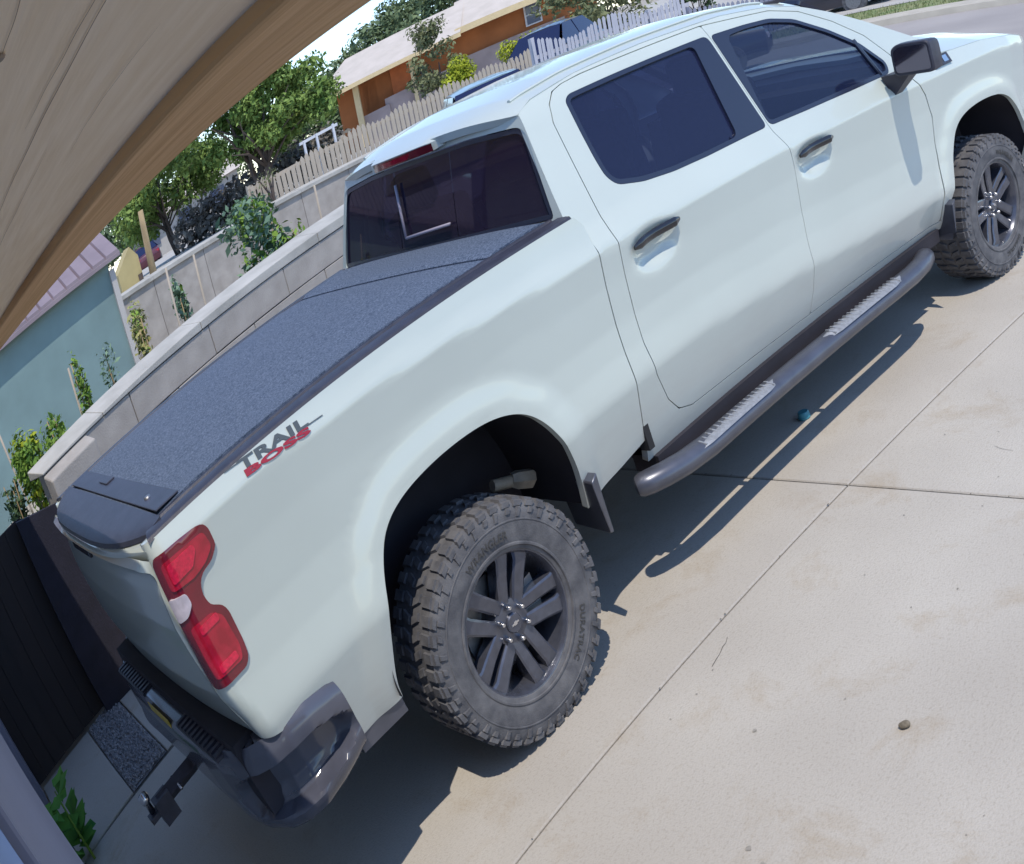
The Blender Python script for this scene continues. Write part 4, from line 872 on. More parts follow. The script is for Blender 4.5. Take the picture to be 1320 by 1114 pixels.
    up = [(-1.085, 1.385), (-.915, 1.375), (-.905, 1.325), (-.945, 1.30), (-1.0, 1.290), (-1.085, 1.300)]
    lo = [(-1.085, 1.185), (-1.0, 1.180), (-.968, 1.150), (-.962, 1.05), (-.975, 1.010), (-1.085, 1.015)]
    for pl in (up, lo): patch('brake_lens', rounded(pl, .014, 3), side, 'red_lens', tl, h=.02, hb=.012, thick=.006, lift=.010, **kw)
    for z_ in (1.165, 1.04): patch('lamp_reflector', rounded([(-1.06, z_ - .018), (-.985, z_ - .018), (-.985, z_ + .006), (-1.06, z_ + .006)], .006, 2), side, 'bright_red', tl, h=.02, hb=.012, thick=.003, lift=.0125, **kw)
    patch('lamp_reflector', rounded([(-1.07, 1.315), (-.99, 1.318), (-.96, 1.352), (-.965, 1.37), (-1.07, 1.372)], .008, 2), side, 'bright_red', tl, h=.02, hb=.012, thick=.003, lift=.0125, **kw)
    patch('reverse_lens', rounded([(-1.112, 1.286), (-1.050, 1.276), (-1.046, 1.240), (-1.072, 1.215), (-1.112, 1.211)][::-1], .01, 3), side, 'white_lens', tl, h=.02, hb=.01, thick=.006, lift=.011, **kw)
    # badge lettering
    bg_ = MB(); rd_ = MB()
    for body, size, sc_, zc_, mb, x0, x1 in (('TRAIL', .05, 1, 1.4265, bg_, -.715, -.440), ('BOSS', .036, 1, 1.4005, rd_, -.705, -.445)):
        V, F = text_obj('t', body, size, None, extrude=.0008, bold=.0018, spacing=1.05)
        V[:, 0] = (V[:, 0] - V[:, 0].min()) / (np.ptp(V[:, 0])) * (x1 - x0) + x0
        hgt = .030 if body == 'TRAIL' else .020
        V[:, 1] = (V[:, 1] - V[:, 1].min()) / np.ptp(V[:, 1]) * hgt + zc_ - hgt / 2 + (V[:, 0] + .58) * (-.085)
        X = side(V[:, 0], V[:, 1]); N = surf_normals(side, V[:, 0], V[:, 1]); X = X + N * (.0022 + V[:, 2:3])
        mb.add(X, F)
    for s0, s1, z0, z1 in ((-.766, -.70, 1.455, 1.4495), (-.445, -.385, 1.4035, 1.399)):
        P = side(np.array([s0, s1, s1, s0]), np.array([z0 - .003, z1 - .003, z1, z0])); P[:, 1] -= .003
        bg_.add(P, [(0, 1, 2, 3)])
    for mb, mt in ((bg_, 'grey_print'), (rd_, 'red_print')):
        if mir:   # read the right way round on the other side too
            mb.V = [(2 * -.5775 - v[0], -v[1], v[2]) for v in mb.V]
        mb.build('badge_lettering', mt, bd, off=TO)
    # rail cap on top of the bed side
    rc = MB()
    xs = np.linspace(-1.085, .815, 24); yo = np.array([Y(x, 1.452) for x in xs]) + .0
    prof = [(.012, -.004), (.004, .008), (-.012, .013), (-.060, .013), (-.066, .006), (-.090, .006), (-.095, .013), (-.115, .013), (-.120, -.02)]
    V = []; n = len(prof)
    for x, y in zip(xs, yo):
        taper = np.clip((x + 1.085) / .12, 0, 1)
        for a, b in prof: V.append((x - (1 - taper) * a * .3, -(y - .012 + a), 1.452 + b))
    F = [(i * n + j, (i + 1) * n + j, (i + 1) * n + j + 1, i * n + j + 1) for i in range(len(xs) - 1) for j in range(n - 1)]
    F += [tuple(range(n)), tuple((len(xs) - 1) * n + j for j in range(n - 1, -1, -1))]
    rc.add(V, F)
    if mir: rc.V = [(v[0], -v[1], v[2]) for v in rc.V]
    rc.build('rail_cap', 'black_plastic', truck, True, TO, 30)
    BED = None
    # running board: bent oval tube with two ribbed pads
    def bar(m):
        k = [(.752, -.935, .436), (.758, -.940, .436), (.772, -.951, .436), (.80, -.970, .434), (.86, -.999, .430), (.95, -1.021, .422), (1.09, -1.032, .413), (1.75, -1.034, .408), (2.50, -1.034, .404), (2.70, -1.030, .404), (2.83, -1.012, .404), (2.91, -.985, .406), (2.945, -.966, .407), (2.962, -.954, .408), (2.968, -.949, .408)]
        R_ = [(.020, .018), (.040, .036), (.050, .044)] + [(.054, .047)] * 9 + [(.050, .044), (.040, .036), (.020, .018)]
        m.tube(k, R_, 20)
    rb = side_solid('running_board', 'board', bar, truck, mir)
    for x0, x1 in ((.99, 1.55), (1.92, 2.58)):
        def padf(m):
            n = 14; P = []
            for i in range(n + 1):
                x = x0 + (x1 - x0) * i / n; e = min(1, min(i, n - i) / 2 + .25)
                P.append([(x, -1.044 + a * e * .040, .408 + .0495 - abs(a) ** 2.2 * .017 - (.004 * (1 - e))) for a in (-1, -.5, 0, .5, 1)])
            V = [v for r in P for v in r]
            m.add(V, [(i * 5 + j, i * 5 + j + 1, (i + 1) * 5 + j + 1, (i + 1) * 5 + j) for i in range(n) for j in range(4)])
            R = 17
            for i in range(R):
                xc = x0 + .05 + (x1 - x0 - .10) * i / (R - 1)
                for sg in (-1, 1):
                    m.hexa([(xc - .006, -1.046, .4545), (xc + .004, -1.046, .4545), (xc + .014, -1.046 + sg * .028, .450 - (.010 if sg < 0 else 0)), (xc + .004, -1.046 + sg * .028, .450 - (.010 if sg < 0 else 0)), (xc - .004, -1.046, .463), (xc + .003, -1.046, .463), (xc + .013, -1.046 + sg * .027, .459 - (.010 if sg < 0 else 0)), (xc + .006, -1.046 + sg * .027, .459 - (.010 if sg < 0 else 0))])
        side_solid('step_pad', 'pad', padf, rb, mir)
    def brk(m):
        m.tube([(bxx, -1.02, .385), (bxx, -.93, .385), (bxx, -.80, .42), (bxx, -.68, .50)], (.016,) * 4, 8)
    for bxx in (.95, 1.42, 2.05, 2.72): side_solid('bracket', 'inner', brk, rb, mir)
    def shadow_strip(m):  # dark strip added below the rocker to widen the body's shadow on the ground
        xs_ = np.linspace(.90, 3.15, 12); V = []
        for x_ in xs_: V += [(x_, -.945, .408), (x_, -.948, .478), (x_, -.80, .478), (x_, -.80, .408)]
        m.add(V, [(i * 4 + j, (i + 1) * 4 + j, (i + 1) * 4 + (j + 1) % 4, i * 4 + (j + 1) % 4) for i in range(11) for j in range(4)] + [(3, 2, 1, 0), (44, 45, 46, 47)])
    side_solid('rocker_shadow_strip', 'inner', shadow_strip, truck, mir)
    # mud flaps, moulded
    def flap(x0, zt, zb, ln):
        def f(m):
            m.hexa([(x0 + .005, -1.03, zb + .02), (x0 + .02 + ln, -1.005, zb), (x0 + .055 + ln, -.80, zb), (x0 + .03, -.80, zb + .02), (x0 - .01, -1.045, zt), (x0 + .028, -1.040, zt + .02), (x0 + .06, -.80, zt), (x0 + .02, -.80, zt)])
        return f
    bevel(side_solid('mud_flap', 'board', flap(.492, .63, .40, .02), truck, mir), .006)
    bevel(side_solid('mud_flap', 'board', flap(3.18, .60, .40, -.02), truck, mir), .006)
    # mirror
    mm = MB(); cx, cy, cz = 2.905, -1.150, 1.448
    rings = []
    for t, wx, wz in ((-.058, .93, .93), (-.052, .99, .99), (-.02, 1, 1), (.03, .97, .95), (.062, .80, .78), (.078, .50, .5)):
        pl = rounded([(-.108 * wx, -.080 * wz), (.102 * wx, -.080 * wz), (.108 * wx, .060 * wz), (.074 * wx, .084 * wz), (-.096 * wx, .084 * wz)], .03, 3)
        rings.append([(cx + t - (a * .10), cy - a * (1) * 1.0 if False else cy + a, cz + b) for a, b in pl])
    n = len(rings[0]); mm.add([v for r in rings for v in r], [(i * n + j, i * n + (j + 1) % n, (i + 1) * n + (j + 1) % n, (i + 1) * n + j) for i in range(len(rings) - 1) for j in range(n)] + [tuple(range(n)), tuple((len(rings) - 1) * n + j for j in range(n - 1, -1, -1))])
    mm.hexa([(2.90, -.985, 1.26), (2.975, -.985, 1.26), (2.965, -.99, 1.265), (2.91, -.99, 1.265), (2.865, -.955, 1.375), (3.03, -.955, 1.375), (2.985, -1.12, 1.385), (2.88, -1.12, 1.385)])
    if mir: mm.V = [(v[0], -v[1], v[2]) for v in mm.V]
    mi = mm.build('side_mirror', 'gloss_black' if False else 'black_plastic', truck, True, TO, 30)
    mg = MB(); pl = rounded([(-.092, -.062), (.085, -.062), (.090, .048), (.064, .066), (-.082, .066)], .02, 3)
    sy = -1 if mir else 1
    mg.add([(cx - .0605 - a * .10, sy * (cy + a), cz + b) for a, b in pl], [tuple(range(len(pl)))[:: -1 if not mir else 1]])
    mg.build('mirror_glass', MT['mgl'], mi, False, TO)
# ---- roof, glass, hood, tailgate
rp = [(.835, -.60), (.95, -.655)] + [(x, -float(Y(x, I(x, ZE))) + .003) for x in (1.1, 1.3, 1.6, 1.9, 2.1, 2.3, 2.5, 2.62)] + [(2.70, -.50), (2.735, -.25), (2.745, 0)]
rp = rp + [(x, -y) for x, y in rp[::-1][1:]]
ye = BE[-1][2]
rp[0] = (BE[-1][1] - .004, -ye + .002); rp[1] = (.95, -float(Y(.95, I(.95, ZE))) + .003); rp[-1] = (BE[-1][1] - .004, ye - .002); rp[-2] = (.95, -rp[1][1])
rp = rp + [(.796 + (BE[-1][1] - .800) * abs(y / ye) ** 3, y) for y in np.linspace(ye - .03, -ye + .03, 25)]
roof_o = patch('roof', rp, roof, 'paint', truck, h=.04, hb=.02, thick=.035, off=TO)
for sy in (-1, 1):
    gr = MB(); xs = np.linspace(.93, 2.50, 26); P = roof(xs, np.full_like(xs, sy * .60)); P[:, 2] += .004
    gr.tube(P, [(.011, .007)] * len(P), 8)
    gr.build('roof_moulding', 'paint', roof_o, True, TO, 40)
ws = rounded([(-.93, .03), (.93, .03), (.90, .97), (-.90, .97)], .06, 4)
patch('windshield', ws, shield_f, 'clear', truck, h=.08, hb=.03, skin_only=True, off=TO)
patch('windshield_frame', [(-1, -.02), (1, -.02), (1.0, 1.02), (-1.0, 1.02)], shield_f, 'trim', truck, holes=[ws], h=.08, hb=.03, thick=.02, lift=.003, off=TO)
# rear of the cab
rg = rounded([(-.862, 1.462), (.862, 1.462), (.748, 1.822), (.40, 1.842), (-.40, 1.842), (-.748, 1.822)], [.03, .03, .06, .05, .05, .06], 4)
patch('cab_back', [(-.90, 1.40), (.90, 1.40), *[(y_ - .002, z_) for z_, x_, y_ in BE], (.62, 1.884), (.40, 1.892), (0, 1.896), (-.40, 1.892), (-.62, 1.884), *[(-y_ + .002, z_) for z_, x_, y_ in BE[::-1]]], rearface, 'paint', truck, holes=[rg], h=.05, hb=.02, thick=.03, flip=True, off=TO)
rw_f = patch('rear_window', inset(rg, .004), rearface, 'trim', truck, holes=[rounded(inset(rg, .022), .03, 3)], h=.05, hb=.02, thick=.01, lift=-.004, flip=True, off=TO)
for y0, y1 in ((-.84, -.262), (-.258, .205), (.209, .84)):
    top = lambda y: 1.832 - .04 * max(0, abs(y) - .40) * 1.4
    pl = [(max(y0, -.852), 1.474), (min(y1, .852), 1.474), (min(y1, .745), top(min(y1, .745))), (max(y0, -.745), top(max(y0, -.745)))]
    patch('glass_pane', pl, rearface, 'rear_glass', rw_f, h=.06, hb=.03, skin_only=True, lift=-.012, flip=True, off=TO)
sl = MB()
for (y0, z0, y1, z1) in ((.178, 1.765, .132, 1.535), (.132, 1.535, -.232, 1.545)):
    P = rearface(np.array([y0, y1]), np.array([z0, z1])); P[:, 0] -= .004
    sl.tube(P, .007, 6)
sl.build('slider_frame', pm('slider_frame', (.30, .27, .33), .4, var=0), rw_f, True, TO)
ch = MB()
for t, zt, zb, y0, y1, x in ((0, 1.905, 1.842, -.262, .36, 0),):
    ys = np.linspace(y0, y1, 12); V = []
    for y in ys:
        e = min(1, (y - y0) / .015 + .3, (y1 - y) / .07 + .08)
        xb = float(rearface(np.array([y]), np.array([1.85]))[0][0])
        V += [(xb - .012 * e, y, 1.846 + .012 * (1 - e)), (xb - .052 * e, y, 1.850 + .012 * (1 - e)), (xb - .058 * e, y, 1.890 - .006 * (1 - e)), (xb - .02, y, 1.907 - .004 * (1 - e)), (xb + .06, y, 1.914)]
    ch.add(V, [(i * 5 + j, i * 5 + j + 1, (i + 1) * 5 + j + 1, (i + 1) * 5 + j) for i in range(11) for j in range(4)] + [(4, 3, 2, 1, 0), tuple(55 + j for j in range(5))])
cho = ch.build('brake_light_housing', 'paint', roof_o, True, TO, 30)
lens = MB()
for y0, y1, mt in ((-.245, .33, 0),):
    ys = np.linspace(y0, y1, 10); V = []
    for y in ys:
        xb = float(rearface(np.array([y]), np.array([1.85]))[0][0]); e = min(1, (y1 - y) / .07 + .1)
        V += [(xb - .0535 * e - .003, y, 1.853 + .012 * (1 - e)), (xb - .0585 * e - .003, y, 1.887 - .006 * (1 - e))]
    lens.add(V, [(2 * i, 2 * i + 1, 2 * i + 3, 2 * i + 2) for i in range(9)])
lens.build('high_brake_light', 'dark_red', roof_o, True, TO)
lens.V = [(v[0] - .003, v[1] * .5 + .06, 1.869 + (v[2] - 1.87) * .62) for v in lens.V]
lens.build('high_brake_light', 'red_lens', roof_o, True, TO)
hp = [(3.30, -.80), (3.40, -.92)] + [(x, -.945 + (.0 if x < 4.2 else (x - 4.2) ** 2 * .55)) for x in (3.6, 3.9, 4.2, 4.4, 4.55, 4.66)] + [(4.72, -.60), (4.76, -.30), (4.77, 0)]
hp = hp + [(x, -y) for x, y in hp[::-1][1:]]
hood = patch('hood', hp + [(3.42, .5), (3.48, 0), (3.42, -.5)], hood_f, 'paint', truck, h=.04, hb=.02, thick=.03, off=TO)
cw = MB(); cw.hexa([(3.26, -.90, 1.30), (3.62, -.85, 1.30), (3.62, .85, 1.30), (3.26, .90, 1.30), (3.30, -.88, 1.372), (3.60, -.80, 1.392), (3.60, .80, 1.392), (3.30, .88, 1.372)])
cw.build('cowl', 'black_plastic', truck, False, TO)
an = MB(); an.tube([(3.34, -.86, 1.38), (3.30, -.862, 1.47)], (.005, .003), 6); an.build('antenna', 'black_plastic', truck, True, TO)
# emblem on the near hood side
hb_ = MB()
for x0, x1, y0, y1 in ((3.335, 3.50, 1.300, 1.358),):
    P = side(np.array([x0, x1, x1, x0]), np.array([y0, y0, y1, y1])); N = surf_normals(side, np.array([x0, x1, x1, x0]), np.array([y0, y0, y1, y1]))
    hb_.hexa([*P, *(P + N * .012)])
he = hb_.build('hood_emblem', 'black_plastic', hood, False, TO)
for a, b in ((3.365, 3.405), (3.43, 3.475)):
    hb_ = MB(); P = side(np.array([a, b, b, a]), np.array([1.312, 1.312, 1.347, 1.347])); P = P + surf_normals(side, np.array([a, b, b, a]), np.array([1.312, 1.312, 1.347, 1.347])) * .0135; hb_.add(P, [(0, 1, 2, 3)])
    hb_.build('emblem_bar', 'steel', he, False, TO)
# tailgate
tgp = rounded([(-.922, .80), (.922, .80), (.922, 1.405), (-.922, 1.405)], .03, 4)
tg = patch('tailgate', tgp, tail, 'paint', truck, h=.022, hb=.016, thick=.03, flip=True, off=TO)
lp = MB(); n = 9
def lip_x(y): return -1.098 - .075 * (1 - abs(y / .93) ** 3.0)
ys = np.linspace(-.935, .935, 31)
prof = [(.05, 1.395), (.0, 1.392), (-.004, 1.405), (-.004, 1.432), (.004, 1.440), (.05, 1.443)]
lp.add([(lip_x(y) + a, y, z) for y in ys for a, z in prof], [(i * 6 + j, i * 6 + j + 1, (i + 1) * 6 + j + 1, (i + 1) * 6 + j) for i in range(30) for j in range(5)] + [(5, 4, 3, 2, 1, 0), tuple(180 + j for j in range(6))])
lp.build('tailgate_lip', 'paint', tg, True, TO, 30)
tc_ = MB()
prof = [(.012, 1.438), (-.010, 1.444), (-.006, 1.458), (.02, 1.466), (.05, 1.470), (99, 1.474), (99, 1.44)]
ys = np.linspace(-.90, .90, 31)
tc_.add([((-1.004 if a > 9 else min(-1.012, lip_x(y) + a + (.05 * abs(y / .9) ** 6))), y, z) for y in ys for a, z in prof], [(i * 7 + j, i * 7 + j + 1, (i + 1) * 7 + j + 1, (i + 1) * 7 + j) for i in range(30) for j in range(6)] + [tuple(range(6, -1, -1)), tuple(210 + j for j in range(7))])
tc_.build('tailgate_cap', 'black_plastic', tg, True, TO, 30)
th = MB(); th.box((-1.128, .26, 1.345), (.05, .40, .036)); bevel(th.build('tailgate_handle', 'gloss_black', tg, False, TO), .01, 3)
# tonneau cover
for x0, x1, zz in ((-1.000, .494, 1.476), (.506, .795, 1.478)):
    tn = MB(); ny = 13
    for k, (xa, xb) in enumerate(((x0, x1),)):
        V = []
        for x in np.linspace(xa, xb, 12):
            for y in np.linspace(-.832, .832, ny): V.append((x, y, zz - .006 * (abs(y) / .83) ** 4 - (.008 if x in (xa, xb) else 0)))
        n0 = len(V); V += [(x, y, z - .03) for x, y, z in V]
        F = [(i * ny + j, (i + 1) * ny + j, (i + 1) * ny + j + 1, i * ny + j + 1) for i in range(11) for j in range(ny - 1)]
        ring = [j for j in range(ny)] + [i * ny + ny - 1 for i in range(1, 12)] + [11 * ny + j for j in range(ny - 2, -1, -1)] + [i * ny for i in range(10, 0, -1)]
        F += [(ring[a], ring[(a + 1) % len(ring)], ring[(a + 1) % len(ring)] + n0, ring[a] + n0) for a in range(len(ring))]
        tn.add(V, F)
    cov = tn.build('cover_panel', 'carpet', truck, True, TO, 30)
    if x0 < 0:
        la = MB(); la.box((-.945, .0, 1.4745), (.10, 1.655, .006)); la.box((-.925, .22, 1.480), (.045, .16, .008))
        bevel(la.build('cover_latch_bar', 'black_plastic', cov, False, TO), .003); lk = MB(); lk.lathe([(.001, .006), (.012, .006), (.014, 0)], 14, 'z', (-.955, -.60, 1.4775)); lk.build('latch_lock', 'dull_steel', cov, True, TO)
fx = MB(); fx.box((-.05, 0, 1.448), (1.95, 1.80, .012)); fx.build('bed_frame', 'gap', truck, False, TO)
MT['corner'] = pm('corner_step', (.30, .29, .32), .5, var=.3, scale=80)
MT['mg'] = pm('mirror_glass', (.16, .15, .19), .06, metal=.9, var=0)
# ---- rear bumper: a curved surface with a step pocket in each corner
PATH = [(-1.215, 0), (-1.215, -.25), (-1.212, -.50), (-1.198, -.66), (-1.172, -.78), (-1.125, -.89), (-1.06, -.96), (-.98, -1.000), (-.88, -1.018), (-.78, -1.024), (-.735, -1.018)]
pp = np.array(PATH); L = np.r_[0, np.cumsum(np.hypot(*np.diff(pp, axis=0).T))]
def bump_pt(t, v):
    """t along (metres from the middle), v 0 bottom .. 1 top"""
    x = np.interp(t, L, pp[:, 0]); y = np.interp(t, L, pp[:, 1]); h = .03
    tx = np.interp(t + h, L, pp[:, 0]) - np.interp(t - h, L, pp[:, 0]); ty = np.interp(t + h, L, pp[:, 1]) - np.interp(t - h, L, pp[:, 1])
    n = np.hypot(tx, ty); nx, ny_ = ty / n, -tx / n      # outward
    zt = np.interp(t, [0, .6, .85, 1.08, 1.2, 1.3, 1.38, 1.45, 1.52], [.745, .748, .760, .780, .778, .762, .732, .69, .64]); zb = np.interp(t, [0, .3, .6, .95, 1.2, 1.45, 1.5], [.50, .49, .465, .47, .50, .535, .56])
    z = zb + (zt - zb) * v
    o = -.028 * np.abs(2 * v - 1) ** 5 - .012 * (1 - v)
    low = np.interp(t, [.5, .75, 1.1, 1.3], [0, .028, .028, 0]); o += low * np.clip(1 - v / .35, 0, 1) ** .5
    e = (np.abs((t - 1.02) / .31) ** 3 + np.abs((v - .44) / .27) ** 3)
    k = np.clip((1.10 - e) / .55, 0, 1); o -= .075 * k * k * (3 - 2 * k) * np.interp(t, [.65, .95, 1.3], [.35, 1, 1])
    return np.stack([x + nx * o, y + ny_ * o, z], -1)
bm_ = MB(); T_ = np.linspace(0, L[-1], 84); V_ = np.linspace(0, 1, 30)
for mir in (False, True):
    G = np.array([[bump_pt(t, v) for v in V_] for t in T_]); G = G.reshape(-1, 3)
    F = [(i * 30 + j, (i + 1) * 30 + j, (i + 1) * 30 + j + 1, i * 30 + j + 1) for i in range(83) for j in range(29)]
    nb = len(G)
    inner = np.array([[bump_pt(t, v) * [1, 1, 1] for v in (0, 1)] for t in T_]).reshape(-1, 3)
    inner[:, 0] += np.where(inner[:, 1] < -.9, .02, .13); inner[:, 1] = np.where(inner[:, 1] < -.85, inner[:, 1] + .085, inner[:, 1]); inner[:, 2] += np.tile([.03, .004], len(T_))
    G = np.concatenate([G, inner])
    for i in range(83):
        F.append((i * 30 + 29, (i + 1) * 30 + 29, nb + 2 * i + 3, nb + 2 * i + 1)); F.append((nb + 2 * i, nb + 2 * i + 2, (i + 1) * 30, i * 30))
    F.append(tuple([83 * 30 + j for j in range(30)] + [nb + 167, nb + 166])[::-1])
    if mir: G = G * [1, -1, 1]; F = [f[::-1] for f in F]
    bm_.add(G, F)
bum = bm_.build('rear_bumper', 'bumper_paint', truck, True, TO, 40)
MT['bumper_dark'] = MT['black_plastic']
for sy in (-1, 1):
    rib = MB()
    for i in range(11):
        y = sy * (.27 + i * .044); rib.box((-1.135 + .0, y, .752), (.115, .020, .012))
    rib.box((-1.135, sy * .49, .744), (.125, .48, .012)); tag(rib.build('bumper_tread', 'black_plastic', bum, False, TO), kind='stuff')
for sy in (-1, 1):
    pk = MB(); P = [bump_pt(t, .235) for t in np.linspace(.80, 1.18, 7)]
    for p in P: p[2] += .006
    Q = [p + np.array([.06, .055, 0.0]) for p in P]
    V = [(p[0], sy * -p[1] * -1 if sy < 0 else -p[1], p[2]) for p in P + Q]
    if sy < 0: V = [(p[0], p[1], p[2]) for p in P + Q]
    pk.add(V, [(i, i + 1, i + 8, i + 7) if sy > 0 else (i + 7, i + 8, i + 1, i) for i in range(6)])
    pk.build('corner_step', MT['corner'], bum, False, TO)
pl = MB(); pl.box((-1.205, .0, .672), (.004, .305, .152)); pl.build('license_plate', 'plate', bum, False, TO)
tb = MB()
tb.tube([(-1.10, 0, .50), (-1.42, 0, .50)], (.034, .034), 4); tb.box((-1.40, 0, .475), (.09, .075, .10)); tb.box((-1.455, 0, .485), (.09, .06, .022)); tb.box((-1.10, 0, .50), (.10, .34, .10))
hit = tb.build('tow_hitch', 'black_plastic', truck, False, TO)
tb = MB(); tb.lathe([(.001, -.03), (.016, -.03), (.014, .008), (.022, .016), (.028, .032), (.022, .050), (.001, .058)], 16, 'z', (-1.468, 0, .53)); tb.build('hitch_ball', 'steel', hit, True, TO)
tb = MB(); tb.tube([(-1.30, .07, .50), (-1.30, -.07, .50)], .008, 8); tb.build('hitch_pin', 'steel', hit, True, TO)
bk = MB(); bk.box((-.98, 0, .66), (.32, 1.70, .26)); bk.build('bumper_beam', 'inner', truck, False, TO)
# ---- underneath and inside
ub = MB(); ub.box((1.9, 0, .62), (5.2, 1.10, .16)); ub.box((2.0, 0, .60), (2.30, 1.66, .10)); ub.box((.0, 0, 1.15), (1.6, 1.26, .5)); ub.box((4.0, 0, .9), (1.0, 1.1, .5))
for x in (0, 3.746): ub.tube([(x, -.86, .41), (x, .86, .41)], .06, 10)
ub.tube([(-.9, -.45, .52), (-.6, -.45, .50), (.6, -.5, .50)], .04, 10)
ub.build('underbody', 'inner', truck, False, TO)
for cx, dz in ((0, 0), (3.746, -.03)):
    for sy in (-1, 1):
        ln = MB(); A = (ARCH * [1.02, 1] + [cx, dz + .012]); n = len(A)
        V = [(x, sy * .985, z) for x, z in A] + [(x, sy * .56, z) for x, z in A]
        ln.add(V, [(i, i + 1, n + i + 1, n + i) for i in range(n - 1)] + [tuple(n + i for i in range(n))])
        ln.build('wheel_arch_liner', 'inner', truck, False, TO)
ib = MB()
ib.box((2.0, 0, .66), (2.35, 1.78, .06)); ib.box((.93, 0, 1.08), (.06, 1.74, .70)); ib.box((3.28, 0, 1.10), (.40, 1.70, .46)); ib.box((1.9, .0, 1.888), (1.5, 1.28, .02))
ib.build('cabin_shell', 'inner', truck, False, TO)
MT['seat'] = pm('seat_fabric', (.05, .05, .055), .9, var=.2, scale=30)
for x, y, wd in ((1.17, -.42, .62), (1.17, .42, .62), (2.28, -.42, .56), (2.28, .42, .56)):
    s = MB(); R = Matrix.Rotation(math.radians(-14), 3, 'Y')
    s.box((x, y, 1.27), (.13, wd, .66), R); s.box((x + .30, y, .98), (.56, wd, .16))
    so = bevel(s.build('seat', 'seat', truck, False, TO), .04, 3)
    s = MB(); s.box((x - .11, y, 1.68), (.09, .27, .19), R); bevel(s.build('headrest', 'seat', so, False, TO), .035, 3)
sw = MB(); ring = [(3.0 - .09 * math.sin(a), .42 + .19 * math.cos(a), 1.30 + .17 * math.sin(a)) for a in np.linspace(0, 2 * PI, 25)]
sw.tube(ring, .016, 8, False); sw.tube([(3.0, .24, 1.30), (3.0, .60, 1.30)], .02, 6); sw.build('steering_wheel', 'inner', truck, True, TO)
# leaf-spring hanger bracket seen above the rear tyre
sh = MB(); sh.tube([(.27, -.74, .735), (.36, -.745, .70)], (.022, .022), 10); sh.tube([(.355, -.745, .705), (.375, -.75, .695), (.435, -.755, .665), (.445, -.757, .658)], (.026, .034, .036, .026), 6)
MT['hanger'] = pm('hanger_metal', (.26, .22, .17), .5, var=.2, scale=20)
sh.build('spring_hanger', 'hanger', truck, True, TO, 40)
# ---- front end
fb = MB(); fb.hexa([(4.50, -.93, .56), (4.80, -.80, .56), (4.80, .80, .56), (4.50, .93, .56), (4.48, -.955, .80), (4.86, -.80, .80), (4.86, .80, .80), (4.48, .955, .80)])
bevel(fb.build('front_bumper', 'gloss_black', truck, False, TO), .03, 3)
fg = MB(); fg.hexa([(4.60, -.62, .80), (4.82, -.60, .80), (4.82, .60, .80), (4.60, .62, .80), (4.60, -.66, 1.19), (4.77, -.66, 1.19), (4.77, .66, 1.19), (4.60, .66, 1.19)])
gr_o = fg.build('grille', 'black_plastic', truck, False, TO)
for k in range(5):
    gb = MB(); gb.box((4.81, 0, .86 + k * .075), (.03, 1.15, .02)); gb.build('grille_bar', 'gloss_black', gr_o, False, TO)
for sy in (-1, 1):
    hl = MB(); hl.hexa([(4.56, sy * .885, 1.02), (4.74, sy * .66, 1.02), (4.74, sy * .62, 1.02), (4.56, sy * .62, 1.02), (4.60, sy * .865, 1.17), (4.745, sy * .68, 1.18), (4.745, sy * .62, 1.18), (4.60, sy * .62, 1.17)])
    if sy < 0: hl.F = [f[::-1] for f in hl.F]
    bevel(hl.build('headlight', 'white_lens', truck, False, TO), .01)

